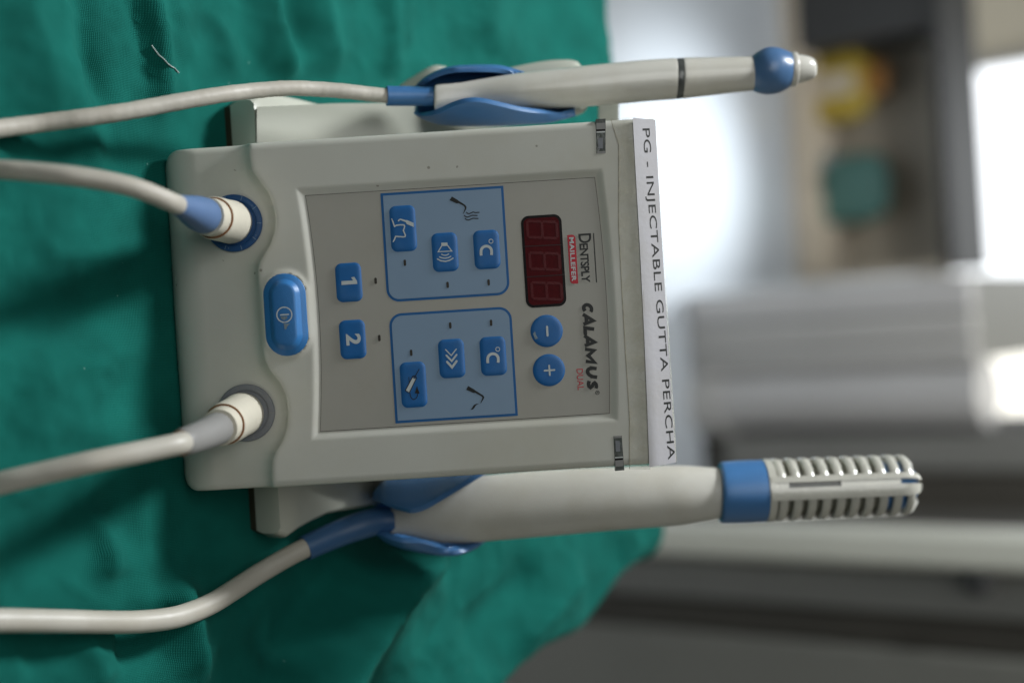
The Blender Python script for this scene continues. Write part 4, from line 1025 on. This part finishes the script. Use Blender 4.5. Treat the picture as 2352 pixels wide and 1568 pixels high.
# ------------------------------------------------------------------ thick handpiece
zt0, zt1 = -0.062, -0.078
def zk(ix): return zt0 + (zt1 - zt0) * (ix - 900) / 1200.0
p0 = P(898, 1194, zt0)
tk = thing('thick_handpiece', 'thick white handpiece with a blue band and a ribbed heat guard, in the right cradle', 'handpiece', Matrix.Translation(MD @ p0) @ RX)
def bt(nm, lst, m_, n=5, ang=45):
    S_ = [sec(ix, c_ - h_, c_ + h_, zk(ix), kd, e) for ix, c_, h_, kd, e in lst]
    return part(nm, ringstack(loft(interp_secs(S_, n), 40)), m_, tk, ang=ang)
bt('grip', [(897, 1194, 27, 0.8, 3), (900, 1193.5, 31, 0.8, 3), (920, 1191, 35, 0.8, 2.8), (955, 1187, 46, 0.75, 2.5), (1012, 1177, 69, 0.6, 2.2), (1060, 1172, 75, 0.6, 2.1), (1101, 1168, 76, 0.62, 2.0), (1263, 1154, 76, 0.7, 2.0), (1400, 1145, 73, 0.75, 2.0), (1500, 1140, 70.5, 0.8, 2.0), (1560, 1137, 68.5, 0.85, 2.0), (1620, 1134, 62, 0.9, 2.0), (1655, 1132, 57.5, 0.95, 2.0), (1664, 1132, 54, 0.95, 2.0)], M_hand_matt)
bt('band', [(1652, 1131, 62, 1, 2), (1655, 1131, 68, 1, 2), (1664, 1130.5, 70.5, 1, 2), (1710, 1128.5, 71.5, 1, 2), (1752, 1127, 71, 1, 2), (1764, 1126.5, 69, 1, 2), (1768, 1126, 62, 1, 2)], M_blue, 3)
# guard: olive core, rings of ribs, long rails
A0, A1 = P(1752, 1126.5, zk(1752)), P(2108, 1112, zk(2108))
ax = (A1 - A0); GL = ax.length; ax.normalize()
Bv = P(1930, 1200, zk(1930)) - P(1930, 1100, zk(1930)); Bv -= ax * Bv.dot(ax); Bv.normalize()
Nv = Bv.cross(ax); Nv = Nv if Nv.z > 0 else -Nv
GR = 72.0 * (DC - zk(1930)) / FPX
def gp(s, phi, r): return A0 + ax * s + (Bv * math.sin(phi) + Nv * math.cos(phi)) * r
def prof(s):                                   # rounded far end
    k = max(0, (s / GL - 0.86) / 0.14); return GR * (1 - 0.02 * s / GL) * math.sqrt(max(0.0, 1 - (k * 0.93) ** 2.4))
def rev(profile, n=40): return ringstack([[gp(s, 2 * math.pi * k / n, r) for k in range(n)] for s, r in profile])
part('needle_sleeve', rev([(0, GR * 0.80), (GL * 0.55, GR * 0.80), (GL * 0.74, GR * 0.80)]), M_olive, tk)
part('sleeve_tip', rev([(GL * 0.74, GR * 0.79), (GL * 0.86, GR * 0.79), (GL * 0.93, GR * 0.66), (GL * 0.975, GR * 0.42)]), M_blue, tk)
part('guard_collar', rev([(0.0, GR * 0.96), (0.0003, GR * 1.0), (0.0032, GR * 1.0), (0.0036, GR * 0.97)]), M_guard, tk)
def arcbox(s0, s1, p0_, p1_, r0, r1, n=14, rnd=0.25):
    rings = []
    for k in range(n + 1):
        ph = p0_ + (p1_ - p0_) * k / n; w = s1 - s0
        r0a, r1a = r0((s0 + s1) / 2), r1((s0 + s1) / 2)
        dr = r1a - r0a
        ra, rb = r1(s0), r1(s1)
        rings.append([gp(s0, ph, ra - dr), gp(s0, ph, ra - dr * rnd), gp(s0 + w * 0.2, ph, (ra + r1a) / 2), gp((s0 + s1) / 2, ph, r1a + dr * 0.04), gp(s1 - w * 0.2, ph, (rb + r1a) / 2), gp(s1, ph, rb - dr * rnd), gp(s1, ph, rb - dr)])
    return ringstack(rings)
pitch = GL * 0.0905
r_in = lambda s: prof(s) * 0.83
d2r = math.radians
for k in range(10):
    s0 = GL * 0.062 + pitch * k; s1 = s0 + pitch * 0.60
    part('rib', arcbox(s0, s1, d2r(10), d2r(80), r_in, lambda s: prof(s) * 0.985, 8), M_guard, tk, ang=50)
    part('rib', arcbox(s0 - pitch * 0.12, s1 - pitch * 0.08, d2r(-100), d2r(-22), r_in, lambda s: prof(s) * 1.0, 10), M_guard, tk, ang=50)
    part('rib', arcbox(s0, s1, d2r(85), d2r(255), r_in, lambda s: prof(s) * 0.97, 10), M_guard, tk, ang=50)
def rail(ph0, ph1, s0, s1, k_out=1.0, n=26, m_=M_guard, nm='rail'):
    rings = []
    for i in range(n + 1):
        s = s0 + (s1 - s0) * i / n; r = prof(s) * k_out; q_ = []
        for j in range(5): q_.append(gp(s, ph0 + (ph1 - ph0) * j / 4, r))
        for j in range(4, -1, -1): q_.append(gp(s, ph0 + (ph1 - ph0) * j / 4, r * 0.78))
        rings.append(q_)
    part(nm, ringstack(rings), m_, tk, ang=50)
rail(d2r(-31), d2r(-19.5), 0.001, GL * 0.992, 1.01)
rail(d2r(-9.5), d2r(13), 0.001, GL * 0.992, 1.01)
rail(d2r(-19.6), d2r(-9.4), 0.001, GL * 0.12, 0.985); rail(d2r(-19.6), d2r(-9.4), GL * 0.45, GL * 0.83, 0.975)
rail(d2r(-19.6), d2r(-9.4), GL * 0.12, GL * 0.45, 0.90, 6, M_smoke, 'rail_slit')
rail(d2r(72), d2r(96), 0.001, GL * 0.985, 1.0)
rail(d2r(-104), d2r(-94), 0.001, GL * 0.97, 0.96)
rail(d2r(160), d2r(180), 0.001, GL * 0.97, 0.96)
# boot and cable
bs = [(900, 1193, zt0, 31), (870, 1196, zt0 + 0.002, 31.5), (830, 1206, zt0 + 0.006, 32), (780, 1224, zt0 + 0.010, 31), (735, 1243, zt0 + 0.015, 30), (700, 1259, zt0 + 0.019, 29.3)]
pts, rs = pl(bs); pts2 = catmull(pts, 6); rs2 = [float(np.interp(i / 6, range(len(rs)), rs)) for i in range(len(pts2))]
part('boot', tube(pts2, rs2, 32), M_blue_boot, tk, ang=40)
cable = [(720, 1250, zt0 + 0.018, 22.5), (690, 1263, zt0 + 0.021, 22.8), (645, 1287, zt0 + 0.026, 23), (586, 1322, -0.030, 23.5), (535, 1355, -0.020, 24), (488, 1384, -0.010, 24.5), (440, 1405, 0.000, 25), (391, 1419, 0.009, 25.5), (320, 1427, 0.019, 26), (244, 1428, 0.028, 26.3), (150, 1426, 0.036, 26.6), (60, 1424.5, 0.043, 27), (0, 1424, 0.046, 27.2), (-120, 1424, 0.050, 27), (-330, 1430, 0.056, 27)]
cp = []
for a, b_, z, r in cable:
    cp.append(lift(a, b_, z, r))
rr_ = [r * (DC - z) / FPX for a, b_, z, r in cable]
pts = catmull(cp, 12); rs = [float(np.interp(i / 12, range(len(rr_)), rr_)) for i in range(len(pts))]
part('cable', tube(pts, rs, 24), M_cable2, tk, ang=60)
